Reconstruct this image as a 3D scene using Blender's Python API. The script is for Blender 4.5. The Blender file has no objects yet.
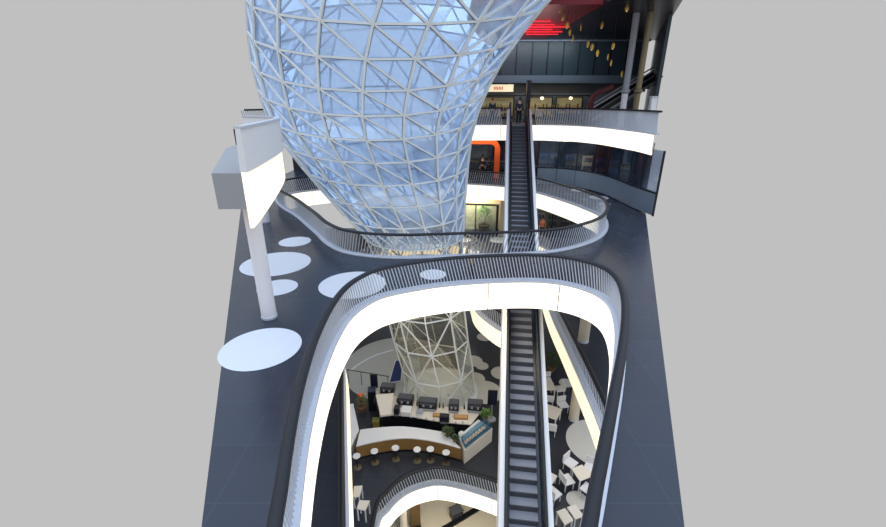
import bpy, bmesh, math, random
from mathutils import Vector, Matrix
random.seed(7)
SC = bpy.context.scene
COL = SC.collection
EYE = 1.7
TH = math.radians(21.4)
FP = 420.0

# ------------------------------------------------------------------ helpers
def at(px, py, drop):
    """photo pixel -> point on the level plane lying 'drop' metres below eye level"""
    u, v = px - 443.0, py - 263.5
    d = Vector((u, FP*math.cos(TH) - v*math.sin(TH), -FP*math.sin(TH) - v*math.cos(TH)))
    t = -drop / d.z
    return Vector((d.x*t, d.y*t, EYE - drop))

def in_frame(p, m=0):
    y, z = p[1], p[2] - EYE
    f = y*math.cos(TH) - z*math.sin(TH)
    up = y*math.sin(TH) + z*math.cos(TH)
    if f < .5: return False
    return 253-m < 443 + FP*p[0]/f < 633+m and -m < 263.5 - FP*up/f < 527+m

def lin(c):
    c = c/255.0
    return c/12.92 if c <= .04045 else ((c+.055)/1.055)**2.4

def mat(name, rgb, rough=.5, metal=0, noise=0, scale=3.0, bump=0, emit=0, spec=.5, coat=0):
    m = bpy.data.materials.new(name); m.use_nodes = True
    nt = m.node_tree; b = nt.nodes['Principled BSDF']
    col = [lin(c) for c in rgb] + [1]
    b.inputs['Base Color'].default_value = col
    b.inputs['Roughness'].default_value = rough
    b.inputs['Metallic'].default_value = metal
    b.inputs['Specular IOR Level'].default_value = spec
    b.inputs['Coat Weight'].default_value = coat
    if emit:
        b.inputs['Emission Color'].default_value = col
        b.inputs['Emission Strength'].default_value = emit
    if noise or bump:
        tc = nt.nodes.new('ShaderNodeTexCoord')
        n = nt.nodes.new('ShaderNodeTexNoise'); n.inputs['Scale'].default_value = scale
        n.inputs['Detail'].default_value = 5
        nt.links.new(tc.outputs['Object'], n.inputs['Vector'])
        if noise:
            mx = nt.nodes.new('ShaderNodeMix'); mx.data_type = 'RGBA'
            mx.inputs['A'].default_value = [c*(1-noise) for c in col[:3]] + [1]
            mx.inputs['B'].default_value = [min(1, c*(1+noise)) for c in col[:3]] + [1]
            nt.links.new(n.outputs['Fac'], mx.inputs['Factor'])
            nt.links.new(mx.outputs['Result'], b.inputs['Base Color'])
        if bump:
            bp = nt.nodes.new('ShaderNodeBump'); bp.inputs['Strength'].default_value = bump
            nt.links.new(n.outputs['Fac'], bp.inputs['Height'])
            nt.links.new(bp.outputs['Normal'], b.inputs['Normal'])
    return m

def slate_mat(name, rgb, rough, seams=1.25, spec=.38):
    """dark stone floor in big square slabs with hair-thin joints"""
    m = mat(name, rgb, rough, spec=spec)
    nt = m.node_tree; b = nt.nodes['Principled BSDF']
    tc = nt.nodes.new('ShaderNodeTexCoord')
    br = nt.nodes.new('ShaderNodeTexBrick'); br.offset = 0
    c = [lin(x) for x in rgb]
    br.inputs['Color1'].default_value = c + [1]
    br.inputs['Color2'].default_value = [x*1.18 for x in c] + [1]
    br.inputs['Mortar'].default_value = [x*1.9 for x in c] + [1]
    br.inputs['Scale'].default_value = 1
    br.inputs['Mortar Size'].default_value = .008
    br.inputs['Brick Width'].default_value = seams; br.inputs['Row Height'].default_value = seams
    nt.links.new(tc.outputs['Object'], br.inputs['Vector'])
    nz = nt.nodes.new('ShaderNodeTexNoise'); nz.inputs['Scale'].default_value = 1.3; nz.inputs['Detail'].default_value = 6
    nt.links.new(tc.outputs['Object'], nz.inputs['Vector'])
    mr = nt.nodes.new('ShaderNodeMapRange'); mr.inputs['To Min'].default_value = rough-.07; mr.inputs['To Max'].default_value = rough+.1
    nt.links.new(nz.outputs['Fac'], mr.inputs['Value'])
    nt.links.new(mr.outputs['Result'], b.inputs['Roughness'])
    nt.links.new(br.outputs['Color'], b.inputs['Base Color'])
    return m

def glass_mat(name, tint, scatter, scol, gloss=.12, rough=.03, nscale=.35, namp=.25, fres=.55):
    m = bpy.data.materials.new(name); m.use_nodes = True
    nt = m.node_tree; nt.nodes.remove(nt.nodes['Principled BSDF'])
    N = nt.nodes.new; L = nt.links.new
    tr = N('ShaderNodeBsdfTransparent'); tr.inputs['Color'].default_value = (*tint, 1)
    tl = N('ShaderNodeBsdfTranslucent'); tl.inputs['Color'].default_value = (*scol, 1)
    df = N('ShaderNodeBsdfDiffuse'); df.inputs['Color'].default_value = (*scol, 1)
    gl = N('ShaderNodeBsdfGlossy'); gl.inputs['Roughness'].default_value = rough; gl.inputs['Color'].default_value = (.85, .93, 1, 1)
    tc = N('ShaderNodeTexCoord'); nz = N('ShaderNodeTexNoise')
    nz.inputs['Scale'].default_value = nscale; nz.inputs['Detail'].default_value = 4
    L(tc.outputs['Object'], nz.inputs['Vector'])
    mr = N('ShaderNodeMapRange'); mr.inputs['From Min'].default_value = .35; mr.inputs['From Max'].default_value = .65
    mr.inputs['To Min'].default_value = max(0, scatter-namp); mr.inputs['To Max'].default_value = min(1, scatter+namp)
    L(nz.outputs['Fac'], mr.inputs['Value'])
    sc = N('ShaderNodeMixShader'); sc.inputs[0].default_value = .5
    L(tl.outputs[0], sc.inputs[1]); L(df.outputs[0], sc.inputs[2])
    m1 = N('ShaderNodeMixShader'); L(mr.outputs['Result'], m1.inputs[0]); L(tr.outputs[0], m1.inputs[1]); L(sc.outputs[0], m1.inputs[2])
    lw = N('ShaderNodeLayerWeight'); lw.inputs['Blend'].default_value = .25
    ma = N('ShaderNodeMath'); ma.operation = 'MULTIPLY_ADD'; ma.inputs[1].default_value = fres; ma.inputs[2].default_value = gloss
    L(lw.outputs['Fresnel'], ma.inputs[0])
    m2 = N('ShaderNodeMixShader'); L(ma.outputs[0], m2.inputs[0]); L(m1.outputs[0], m2.inputs[1]); L(gl.outputs[0], m2.inputs[2])
    L(m2.outputs[0], nt.nodes['Material Output'].inputs['Surface'])
    return m

class MB:
    def __init__(self): self.b = bmesh.new()
    def box(self, c, s, rz=0, mtx=None):
        M = Matrix.Translation(c) @ Matrix.Rotation(rz, 4, 'Z') @ Matrix.Diagonal((*s, 1))
        if mtx: M = mtx @ M
        bmesh.ops.create_cube(self.b, size=1, matrix=M); return self
    def bar(self, p, q, w, h=None, up=Vector((0, 0, 1))):
        p, q = Vector(p), Vector(q); d = q-p; L = d.length
        if L < 1e-5: return self
        z = d/L
        x = up.cross(z)
        if x.length < 1e-3: x = Vector((1, 0, 0))
        x.normalize(); y = z.cross(x)
        R = Matrix((x, y, z)).transposed().to_4x4()
        M = Matrix.Translation((p+q)/2) @ R @ Matrix.Diagonal((w, h or w, L, 1))
        bmesh.ops.create_cube(self.b, size=1, matrix=M); return self
    def cyl(self, p, q, r, r2=None, seg=16):
        p, q = Vector(p), Vector(q); d = q-p
        M = Matrix.Translation((p+q)/2) @ d.to_track_quat('Z', 'Y').to_matrix().to_4x4()
        bmesh.ops.create_cone(self.b, cap_ends=True, segments=seg, radius1=r, radius2=r if r2 is None else r2, depth=d.length, matrix=M); return self
    def sph(self, c, r, s=(1, 1, 1), seg=12):
        bmesh.ops.create_uvsphere(self.b, u_segments=seg, v_segments=seg//2+2, radius=r, matrix=Matrix.Translation(c) @ Matrix.Diagonal((*s, 1))); return self
    def lathe(self, prof, c=(0, 0, 0), seg=20):
        c = Vector(c); rings = []
        for r, z in prof:
            rings.append([self.b.verts.new(c + Vector((r*math.cos(2*math.pi*k/seg), r*math.sin(2*math.pi*k/seg), z))) for k in range(seg)])
        for a, b2 in zip(rings, rings[1:]):
            for k in range(seg):
                self.b.faces.new((a[k], a[(k+1) % seg], b2[(k+1) % seg], b2[k]))
        self.b.faces.new(list(reversed(rings[0]))); self.b.faces.new(rings[-1]); return self
    def prism(self, pts, z0, z1):
        lo = [self.b.verts.new((p[0], p[1], z0)) for p in pts]; hi = [self.b.verts.new((p[0], p[1], z1)) for p in pts]
        n = len(pts)
        self.b.faces.new(list(reversed(lo))); self.b.faces.new(hi)
        for k in range(n): self.b.faces.new((lo[k], lo[(k+1) % n], hi[(k+1) % n], hi[k]))
        return self
    def loft(self, rings, closed=False, cap=True):
        """rings: list of lists of points; each ring is a closed loop of the same count"""
        R = [[self.b.verts.new(p) for p in r] for r in rings]
        n = len(R[0]); m = len(R)
        for i in range(m if closed else m-1):
            a, c = R[i], R[(i+1) % m]
            for k in range(n):
                self.b.faces.new((a[k], a[(k+1) % n], c[(k+1) % n], c[k]))
        if cap and not closed:
            self.b.faces.new(list(reversed(R[0]))); self.b.faces.new(R[-1])
        return self
    def sweep(self, pts, prof, closed=False, z=None):
        """prof: (lateral to the right of travel, up) points, swept along a level path"""
        nrm = normals(pts, closed); rings = []
        for p, n in zip(pts, nrm):
            zz = p[2] if z is None else z
            rings.append([Vector((p[0]+n[0]*a, p[1]+n[1]*a, zz+b)) for a, b in prof])
        return self.loft(rings, closed)
    def build(self, name, m, parent=None, smooth=False, bevel=0):
        bmesh.ops.recalc_face_normals(self.b, faces=self.b.faces)
        me = bpy.data.meshes.new(name); self.b.to_mesh(me); self.b.free()
        if smooth:
            for f in me.polygons: f.use_smooth = True
        me.materials.append(m)
        o = bpy.data.objects.new(name, me); COL.objects.link(o)
        if parent:
            o.parent = parent
        if bevel:
            bv = o.modifiers.new('bevel', 'BEVEL'); bv.width = bevel; bv.segments = 2; bv.limit_method = 'ANGLE'
        return o

def normals(pts, closed):
    n = len(pts); out = []
    for i in range(n):
        a = pts[(i-1) % n] if (closed or i > 0) else pts[i]
        b = pts[(i+1) % n] if (closed or i < n-1) else pts[i]
        d = Vector((b[0]-a[0], b[1]-a[1])); d.normalize()
        out.append(Vector((d.y, -d.x)))
    return out

def offset(pts, d, closed):
    return [Vector((p[0]+n[0]*d, p[1]+n[1]*d, p[2])) for p, n in zip(pts, normals(pts, closed))]

def smooth(pts, closed, sub=10):
    pts = [Vector(p) for p in pts]; n = len(pts); out = []
    for i in range(n if closed else n-1):
        g = (lambda k: pts[k % n]) if closed else (lambda k: pts[max(0, min(n-1, k))])
        p0, p1, p2, p3 = g(i-1), g(i), g(i+1), g(i+2)
        for s in range(sub):
            t = s/sub
            out.append(.5*((2*p1) + (p2-p0)*t + (2*p0-5*p1+4*p2-p3)*t*t + (3*p1-p0-3*p2+p3)*t**3))
    if not closed: out.append(pts[-1])
    return out

def resample(pts, step, closed):
    P = list(pts) + ([pts[0]] if closed else [])
    cum = [0]
    for a, b in zip(P, P[1:]): cum.append(cum[-1] + (b-a).length)
    L = cum[-1]; n = max(2, round(L/step)); out = []; j = 0
    for k in range(n if closed else n+1):
        s = L*k/n
        while j < len(cum)-2 and cum[j+1] < s: j += 1
        f = (s-cum[j])/max(1e-9, cum[j+1]-cum[j]); out.append(P[j].lerp(P[j+1], f))
    return out

def setp(o, label=None, cat=None, group=None, kind=None):
    if label: o['label'] = label
    if cat: o['category'] = cat
    if group: o['group'] = group
    if kind: o['kind'] = kind
    return o

def thing(name, label, cat, loc=(0, 0, 0), rz=0, group=None):
    o = bpy.data.objects.new(name, None); COL.objects.link(o)
    o.empty_display_size = .2
    o.location = loc; o.rotation_euler = (0, 0, rz)
    return setp(o, label, cat, group)

def copy_thing(o, loc, rz, label, group=None):
    def cp(s, parent):
        c = s.copy(); COL.objects.link(c)
        if parent: c.parent = parent
        for ch in KIDS(s): cp(ch, c)
        return c
    r = cp(o, None); r.location = loc; r.rotation_euler = (0, 0, rz); r['label'] = label
    if group: r['group'] = group
    return r
def KIDS(o): return [c for c in bpy.data.objects if c.parent == o]

def slab(name, outer, holes, ztop, thick, m):
    cu = bpy.data.curves.new(name, 'CURVE'); cu.dimensions = '2D'; cu.fill_mode = 'BOTH'; cu.extrude = thick/2
    for lp in [outer] + holes:
        sp = cu.splines.new('POLY'); sp.points.add(len(lp)-1); sp.use_cyclic_u = True
        for q, p in zip(sp.points, lp): q.co = (p[0], p[1], 0, 1)
    tmp = bpy.data.objects.new('tmp', cu); COL.objects.link(tmp); tmp.location.z = 0
    dg = bpy.context.evaluated_depsgraph_get()
    me = bpy.data.meshes.new_from_object(tmp.evaluated_get(dg))
    bpy.data.objects.remove(tmp); bpy.data.curves.remove(cu)
    me.name = name
    bm = bmesh.new(); bm.from_mesh(me); bmesh.ops.remove_doubles(bm, verts=bm.verts, dist=1e-4)
    bmesh.ops.recalc_face_normals(bm, faces=bm.faces); bm.to_mesh(me); bm.free()
    me.materials.clear(); me.materials.append(m)
    for p in me.polygons: p.material_index = 0; p.use_smooth = False
    o = bpy.data.objects.new(name, me); COL.objects.link(o); o.location.z = ztop - thick/2
    return setp(o, kind='structure')

# ------------------------------------------------------------------ materials
M = dict(
    slate=slate_mat('slate_floor', (33, 39, 51), .24),
    slate_low=slate_mat('slate_floor_low', (44, 46, 52), .34),
    beige_floor=mat('beige_floor', (196, 188, 168), .5, noise=.06),
    inlay=mat('white_inlay', (204, 207, 213), .45, noise=.03),
    inlay_warm=mat('cream_inlay', (196, 192, 182), .5, noise=.04),
    fascia=mat('backlit_fascia', (255, 246, 228), .4, emit=1.0),
    fascia_dim=mat('backlit_fascia_low', (255, 240, 208), .4, emit=.85),
    soffit=mat('slab_plaster', (150, 150, 150), .8),
    curb=mat('pale_metal_curb', (196, 199, 206), .4, metal=.2),
    rod=mat('steel_rod', (188, 193, 202), .4, metal=.25),
    rail=mat('dark_handrail', (27, 28, 33), .45, spec=.3),
    white=mat('white_paint', (222, 221, 220), .5),
    column=mat('column_plaster', (226, 222, 222), .6, noise=.02),
    column_warm=mat('column_warm', (206, 192, 170), .6),
    steel=mat('lattice_steel', (216, 220, 220), .4, metal=.1),
    black=mat('black_plastic', (20, 21, 25), .35),
    navy=mat('navy_panel', (24, 28, 48), .3),
    step=mat('grooved_step', (150, 152, 160), .5),
    riser=mat('step_riser', (76, 77, 82), .5),
    skirt=mat('escalator_inner', (30, 38, 48), .25, metal=.2),
    rubber=mat('black_rubber', (18, 19, 22), .4),
    orange=mat('orange_paint', (240, 92, 30), .4),
    wood=mat('oak_front', (150, 112, 62), .5, noise=.18, scale=6),
    cream=mat('cream_laminate', (222, 212, 196), .45, noise=.03),
    beigewall=mat('beige_wall', (206, 192, 160), .7, noise=.05),
    brass=mat('brass', (128, 116, 90), .4, metal=.6),
    darkwood=mat('dark_wood', (92, 68, 34), .5, noise=.15, scale=5),
    gold=mat('gold_leaf', (222, 180, 84), .3, metal=.7),
    leaf=mat('leaf_green', (88, 128, 44), .5, noise=.3, scale=12),
    leafd=mat('leaf_dark', (56, 78, 40), .5, noise=.3, scale=12),
    terracotta=mat('pot_clay', (120, 90, 66), .7),
    red=mat('red_ceiling', (116, 8, 28), .35),
    neon=mat('red_neon', (255, 40, 60), .4, emit=1.1),
    darkceil=mat('dark_ceiling', (24, 24, 32), .35),
    teal=mat('teal_facade', (42, 58, 68), .4, noise=.2, scale=.8),
    greyband=mat('grey_band', (104, 116, 130), .45, metal=.2),
    darkwall=mat('dark_wall', (36, 36, 40), .5, noise=.15),
    shopglow=mat('lit_shop_wall', (168, 152, 108), .6, emit=.16, noise=.4, scale=2),
    lamp=mat('warm_lamp', (255, 236, 200), .4, emit=1.6),
    sign=mat('lit_sign', (238, 224, 186), .4, emit=.55),
    signred=mat('sign_red', (214, 92, 60), .4, emit=.3),
    maroon=mat('maroon_paint', (96, 24, 34), .4),
    frosted=mat('frosted_panel', (112, 126, 140), .3, noise=.05),
    skin=mat('skin', (204, 158, 130), .55),
    hair=mat('hair', (46, 34, 28), .6),
    yellow=mat('olive_yellow', (150, 138, 60), .5),
    gold_reflection=mat('golden_reflection', (168, 118, 52), .6, noise=.1),
    inlay_grey=mat('grey_inlay', (158, 158, 152), .5, noise=.05),
    gasket=mat('dark_gasket', (96, 108, 128), .5),
    food=mat('pastry', (196, 150, 96), .6, noise=.2),
    blueplate=mat('blue_tray', (74, 120, 140), .4),
    olive=mat('olive_cloth', (120, 116, 54), .8),
    bluecloth=mat('blue_canvas', (50, 66, 120), .7),
)
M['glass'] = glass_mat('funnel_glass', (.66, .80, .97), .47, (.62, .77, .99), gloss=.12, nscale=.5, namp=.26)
M['dimsky_glass'] = glass_mat('funnel_glass_dim_sky', (.86, .81, .70), .025, (.6, .54, .44), gloss=.05, namp=.02, fres=.35)  # less sky light and beige reflections are put into this tint
M['shopglass'] = glass_mat('shop_glass', (.62, .68, .78), .03, (.3, .4, .5), gloss=.03, rough=.12, namp=.02, fres=.25)
M['clear'] = glass_mat('clear_glass', (.8, .9, .93), .04, (.6, .7, .75), gloss=.08, namp=.02)

DF1, DF, DL, DC, DB = 1.7, 6.2, 11.2, 16.7, 22.0     # drops below the eye: gallery, main floor, lower, cafe, basement
ZF1, ZF, ZL, ZC, ZB = [EYE-d for d in (DF1, DF, DL, DC, DB)]
def sideL(Y, d, m=.8): return -1.04*d/6.2 - .418*Y - m
def sideR(Y, d, m=.8): return -sideL(Y, d, m)

# ------------------------------------------------------------------ railings and fascias
def fascia(name, pts, closed, h, m, panel=2.6, top=.03, out=.05, slant=0):
    mb = MB(); P = resample(pts, .2, closed); n = len(P)
    per = max(2, round(panel/.2)); i = 0; N = n if closed else n-1
    while i < N:
        j = min(i+per, N)
        if N-j < 3: j = N
        seg = [P[k % n].copy() for k in range(i, j+1)]
        d = (seg[1]-seg[0]).normalized()*.02; seg[0] += d
        d = (seg[-2]-seg[-1]).normalized()*.02; seg[-1] += d
        mb.sweep(seg, [(-out, -top), (-out-slant, -h), (.02-slant*.5, -h), (.02, -top)])
        i = j
    return setp(mb.build(name, m), kind='structure')

def railing(name, label, pts, closed, group=None, h=1.0, step=.115, lean=.22, rodm='rod', limit=100, back=.07, hw=.105, rw=.03):
    c = pts[0]
    r = thing(name, label, 'railing', (c.x, c.y, c.z), 0, group)
    inv = Matrix.Translation(-Vector(r.location))
    P = resample(pts, .2, closed)
    def fin(o): o.data.transform(inv); return o
    cb = MB().sweep(P, [(-.06, -.035), (-.06, .04), (back+.17, .04), (back+.17, -.02), (.03, -.02), (.03, -.035)], closed).build('base_curb', M['curb'], r); fin(cb)
    hp = [(back+hw*math.cos(a), h+.055*math.sin(a)) for a in [2*math.pi*k/10 for k in range(10)]]
    fin(MB().sweep(P, hp, closed).build('handrail', M['rail'], r, smooth=True))
    Q = resample(offset(pts, back-.01, closed), step, closed); n = len(Q)
    rods = []
    for k in range(n):
        a = Q[k]; b = Q[(k+1) % n] if (closed or k < n-1) else Q[k]
        d = (b-a) if (b-a).length > 1e-6 else (Q[k]-Q[k-1]); d.normalize()
        rods.append((a + Vector((0, 0, .04)), a + d*lean + Vector((0, 0, h-.04))))
    cam = Vector((0, 0, EYE))
    order = sorted(range(n), key=lambda k: (not in_frame(rods[k][0], 4), (rods[k][0]-cam).length))
    pick = set(order[:limit])
    proto = MB().bar((0, 0, 0), (0, 0, 1), rw, rw).build('baluster', M['rod' if rodm == 'rod' else rodm], r)
    rest = MB(); first = True
    for k in range(n):
        p, q = rods[k]
        if k in pick:
            o = proto if first else proto.copy()
            if not first: COL.objects.link(o); o.parent = r
            first = False
            d = q-p
            o.matrix_local = inv @ Matrix.Translation(p) @ d.to_track_quat('Z', 'Y').to_matrix().to_4x4() @ Matrix.Diagonal((1, 1, d.length, 1))
        else:
            rest.bar(p, q, rw)
    if n > len(pick):
        o = rest.build('baluster_run', M[rodm], r); fin(o); o['kind'] = 'stuff'
    else: rest.b.free()
    return r

def loop(pxs, drop, extra_before=(), extra_after=()):
    z = EYE-drop
    return [Vector((*p, z)) for p in extra_before] + [at(x, y, drop) for x, y in pxs] + [Vector((*p, z)) for p in extra_after]

# ================================================================== MAIN FLOOR with its two openings
# paths run with the opening on their left
v1 = loop([(584, 527), (595, 475), (604, 430), (611.5, 390), (616, 356), (616.5, 330), (612, 311), (603, 299), (587, 290.5), (562, 284), (533, 281.3),
           (493, 282), (450, 285), (415, 290), (383, 297), (364, 306.5), (350, 318.5), (338, 337), (327, 362), (318, 390), (307, 440), (296, 527)], DF,
          (), [(-1.9, 3.3), (-.8, 2.5), (.6, 2.5), (1.5, 3.3)])
v1 = smooth(v1, True, 8)
v2 = loop([(345.6, 251), (371, 255.5), (405, 257), (440, 256), (475, 254.8), (505, 254), (550, 251), (578, 245), (596.5, 237), (603.5, 227), (600, 216.5),
           (585, 209), (562, 200.5), (535.5, 192.5), (506, 187), (466.6, 184), (430, 183.2), (390, 184), (350, 187), (318, 190), (292, 193.5), (279, 199),
           (284, 206.5), (298, 215), (309, 224), (320, 233.5), (330, 243)], DF)
v2 = smooth(v2, True, 8)
YB = 37.5
outerF = [(sideL(3.2, DF), 3.2), (sideL(1.6, DF)*.6, 1.5), (sideR(1.6, DF)*.6, 1.5), (sideR(3.2, DF), 3.2), (sideR(36, DF), 36.0), (sideR(YB, DF)-1, YB), (sideL(YB, DF)+1, YB), (sideL(36, DF), 36)]
slab('floor', outerF, [v1, v2], ZF, .88, M['slate'])
fascia('trim_1', v1, True, 1.08, M['fascia'])
fascia('trim_2', v2, True, 1.05, M['fascia'])
railing('balcony_railing', 'steel rod railing with dark handrail around the big near opening', v1, True, 'curved rod railings of the main floor')
railing('balcony_railing', 'steel rod railing around the farther oval opening with the glass funnel', v2, True, 'curved rod railings of the main floor', step=.15)

# white round inlays of the main floor
def disc(px, py, rw, drop, label, m='inlay', group='round floor inlays', name='floor_disc', asp=1.0):
    c = at(px, py, drop); D = c.y*math.cos(TH) + drop*math.sin(TH); r = rw*D/FP
    o = MB().lathe([(r-.02, 0), (r, .004), (r, .012), (r-.02, .014)], seg=56).build(name, M[m]); o.location = (c.x, c.y, c.z-.002); o.scale = (1, asp, 1)
    return setp(o, label, 'floor inlay', group)
disc(295, 241.7, 15.5, DF, 'small white round floor inlay, farthest of those left of the near opening')
disc(276, 263.6, 33.5, DF, 'large white round floor inlay behind the near white column')
disc(277.5, 287.5, 19.5, DF, 'medium white round floor inlay just right of the white column')
disc(261, 348, 39, DF, 'large white round floor inlay in front of the white column foot')
disc(352.5, 284.5, 33, DF, 'large white round floor inlay partly behind the near railing')
disc(433, 274.6, 13, DF, 'small white round floor inlay between the two openings')
disc(599, 197.7, 9.2, DF, 'white round floor inlay largest of three at the far right')
disc(604.5, 204, 5.6, DF, 'white round floor inlay nearest of three at the far right')
disc(578, 190.3, 7, DF, 'white round floor inlay leftmost and farthest of three at the far right')
# the far right apron of stone
# ------------------------------------------------------------------ columns
def column(name, label, px, py, drop, r, ztop, m='column'):
    p = at(px, py, drop); h = ztop-p.z
    c = thing(name, label, 'column', p, 0, 'round columns')
    MB().lathe([(r, 0), (r, h*.5), (r, h)], seg=32).build('shaft', M[m], c, smooth=False)
    MB().lathe([(r+.015, 0), (r+.015, .07), (r, .09)], seg=32).build('base_ring', M['curb'], c)
    return c
column('round_column', 'white round column on the main floor under the left gallery, nearest', 269.5, 317, DF, .22, ZF1-.95)
column('round_column', 'white round column on the main floor under the left gallery, farther', 265.5, 222, DF, .24, ZF1-.95)
column('round_column', 'pale round column on the lower floor right of the escalator', 583, 341, DL, .26, ZF-.95, 'column_warm')
column('round_column', 'beige round column standing between cafe tables', 573.5, 419, DC, .27, ZL-.95, 'column_warm')
column('round_column', 'grey round column beside the shop glazing at the far right', 624, 179, DF, .32, ZF1-.95)

# ================================================================== GALLERY LEVEL (the photographer's level)
gl = smooth([Vector((x, y, ZF1)) for x, y in [(-4.9, 10.4), (-5.0, 11.3), (-5.45, 14.0), (-5.85, 15.6), (-6.35, 16.5), (-7.0, 16.95), (-7.8, 17.3)]], False, 8)
slab('floor.001', [(p.x, p.y) for p in gl] + [(-8.2, 17.2), (sideL(16, 3.2), 16), (sideL(10.4, 3.2), 10.4)], [], ZF1, .9, M['soffit'])
# the left gallery's lit edge is deeper near the viewer
mb = MB(); P = resample(gl, .2, False); n = len(P); nr = normals(P, False)
rings = []
for i, (p, q) in enumerate(zip(P, nr)):
    dep = 1.55 - .62*min(1, max(0, (p.y-8.6)/7.4))
    rings.append([Vector((p.x+q.x*a, p.y+q.y*a, b)) for a, b in ((-.05, ZF1+.02), (-.06, ZF1-dep), (.03, ZF1-dep), (.03, ZF1+.02))])
setp(mb.loft(rings).build('trim_3', M['fascia_dim']), kind='structure')
lp = thing('solid_parapet', 'smooth pale grey parapet along the left gallery edge', 'parapet', P[0])
o = MB().sweep(P, [(-.07, .02), (-.02, 1.04), (.10, 1.04), (.10, .02)]).build('parapet_panel', M['white'], lp); o.data.transform(Matrix.Translation(-P[0]))
o = MB().sweep(P, [(-.05, 1.04), (-.05, 1.10), (.13, 1.10), (.13, 1.04)]).build('coping', M['curb'], lp); o.data.transform(Matrix.Translation(-P[0]))

ge = smooth([Vector((x, y, ZF1)) for x, y in [(10.95, 22.6), (10.95, 24.0), (10.75, 25.5), (10.1, 28.4), (8.9, 30.3), (7.3, 31.0), (5.3, 31.15), (3.0, 31.1), (.5, 31.0),
      (-2.5, 30.9), (-6, 30.2), (-9.2, 28.6), (-11.6, 26.2)]], False, 8)
slab('floor.002', [(p.x, p.y) for p in ge] + [(sideL(26.6, 4), 26.4), (sideL(31, 4), 31), (-12, 33), (-1, 36), (-1, 42.4), (sideR(42, 4), 42.4), (sideR(22.6, 4), 22.6)], [], ZF1, .9, M['slate'])
fascia('trim_4', ge, False, 1.05, M['fascia'], panel=2.2)
# the railing opens where the escalator lands
gr = [p for p in ge if p.x > 6.4]; gm = [p for p in ge if p.x < 4.3]
railing('balcony_railing', 'rod railing with pale rail on the far upper gallery right of the escalator', gr, False, 'rod railings of the far upper gallery', h=1.1, step=.12, rw=.04)
railing('balcony_railing', 'rod railing on the far upper gallery left of the escalator head', gm, False, 'rod railings of the far upper gallery', h=1.1, step=.12, rw=.04)

# ================================================================== LOWER FLOOR (one below the main floor)
eR = smooth([Vector((x, y, ZL)) for x, y in [(5.35, 8.6), (5.75, 12.0), (5.88, 14.6), (5.96, 17.5), (6.05, 21), (6.5, 25), (7.6, 28.5), (8.3, 31.0), (7.8, 32.7), (6.6, 33.3), (5.4, 32.8), (5.15, 31), (5.1, 26), (4.85, 21.5), (4.5, 19.5),
       (3.75, 18.65), (3.04, 19.0), (2.35, 20.1), (1.9, 21.2), (1.75, 22.5), (1.65, 26), (1.7, 29), (2.6, 30.9), (1.6, 32.4), (-.5, 33.2), (-3, 33), (-5.5, 30), (-6.8, 26)]], False, 6)
eL = smooth([Vector((x, y, ZL)) for x, y in [(-7.3, 23.0), (-6.4, 20.4), (-5.2, 17.8), (-4.42, 15.7), (-3.55, 12.0), (-2.72, 8.4), (-2.4, 7.0)]], False, 8)
slab('floor.003', [(p.x, p.y) for p in eR] + [(-9, 25.8), (sideL(26, 7.5), 26), (sideL(33, 7), 33), (sideL(37.5, 7)+1.5, 37.6), (sideR(37.5, 7)-1.5, 37.6), (sideR(33, 7), 33), (sideR(8.6, 8), 8.6)], [], ZL, .88, M['slate_low'])
slab('floor.004', [(p.x, p.y) for p in eL] + [(sideL(7, 8), 7), (sideL(22, 7.5), 22), (-8.4, 23.2)], [], ZL, .88, M['slate_low'])
fascia('trim_5', eR, False, .98, M['fascia_dim'])
fascia('trim_6', eL, False, .98, M['fascia_dim'], slant=.08)
railing('balcony_railing', 'rod railing on the lower floor edge right of and behind the escalator', eR, False, 'rod railings of the lower floor', step=.2)
railing('balcony_railing', 'dark rod railing on the lower floor edge at the left, under the near opening', eL, False, 'rod railings of the lower floor', step=.15, rodm='rail')
disc(499, 240, 9.5, DL, 'pale round floor inlay on the lower floor left of the escalator', 'inlay')
disc(464, 240, 7, DL, 'pale round floor inlay on the lower floor beside the funnel foot', 'inlay')

# ================================================================== CAFE FLOOR
v3 = loop([(378, 527), (388, 511), (398, 499.6), (411, 491), (426, 486), (440, 484.2), (461, 488), (486, 495.5), (507, 503.5), (530, 512), (545, 521)], DC,
          (), [(3.4, 9.2), (3.2, 7.6), (1.6, 6.6), (-.6, 6.6), (-1.9, 7.6), (-2.6, 8.8)])
v3 = list(reversed(smooth(v3, True, 8)))
slab('floor.005', [(sideL(6.2, 12), 6.0), (sideR(6.2, 12), 6.0), (sideR(33, 10), 33), (sideL(33, 10), 33)], [v3], ZC, .88, M['slate_low'])
fascia('trim_7', v3, True, .95, M['fascia'])
railing('balcony_railing', 'rod railing around the round opening in the cafe floor', v3, True, step=.13)
# big pale discs
disc(398, 366, 54, DC, 'very large pale grey round floor area left of the funnel', 'inlay_grey', 'round floor inlays of the cafe level')
disc(484.5, 337, 7.6, DC, 'small cream round floor inlay right of the funnel, topmost', 'inlay_warm', 'round floor inlays of the cafe level')
disc(473, 361, 9.5, DC, 'cream floor inlay touching the funnel side', 'inlay_warm', 'round floor inlays of the cafe level')
disc(482, 366, 6.5, DC, 'smaller cream floor inlay beside the one touching the funnel', 'inlay_warm', 'round floor inlays of the cafe level').location.z += .006
disc(474, 379, 11, DC, 'cream floor inlay at the funnel foot', 'inlay_warm', 'round floor inlays of the cafe level').location.z += .003
disc(502, 373, 11, DC, 'cream round floor inlay against the escalator side', 'inlay_warm', 'round floor inlays of the cafe level')
disc(484, 392, 18, DC, 'wide cream floor inlay behind the bar screen', 'inlay_warm', 'round floor inlays of the cafe level').location.z += .006
disc(600, 443, 33, DC, 'large cream round floor area behind the cafe tables', 'inlay_warm', 'round floor inlays of the cafe level')
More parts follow.
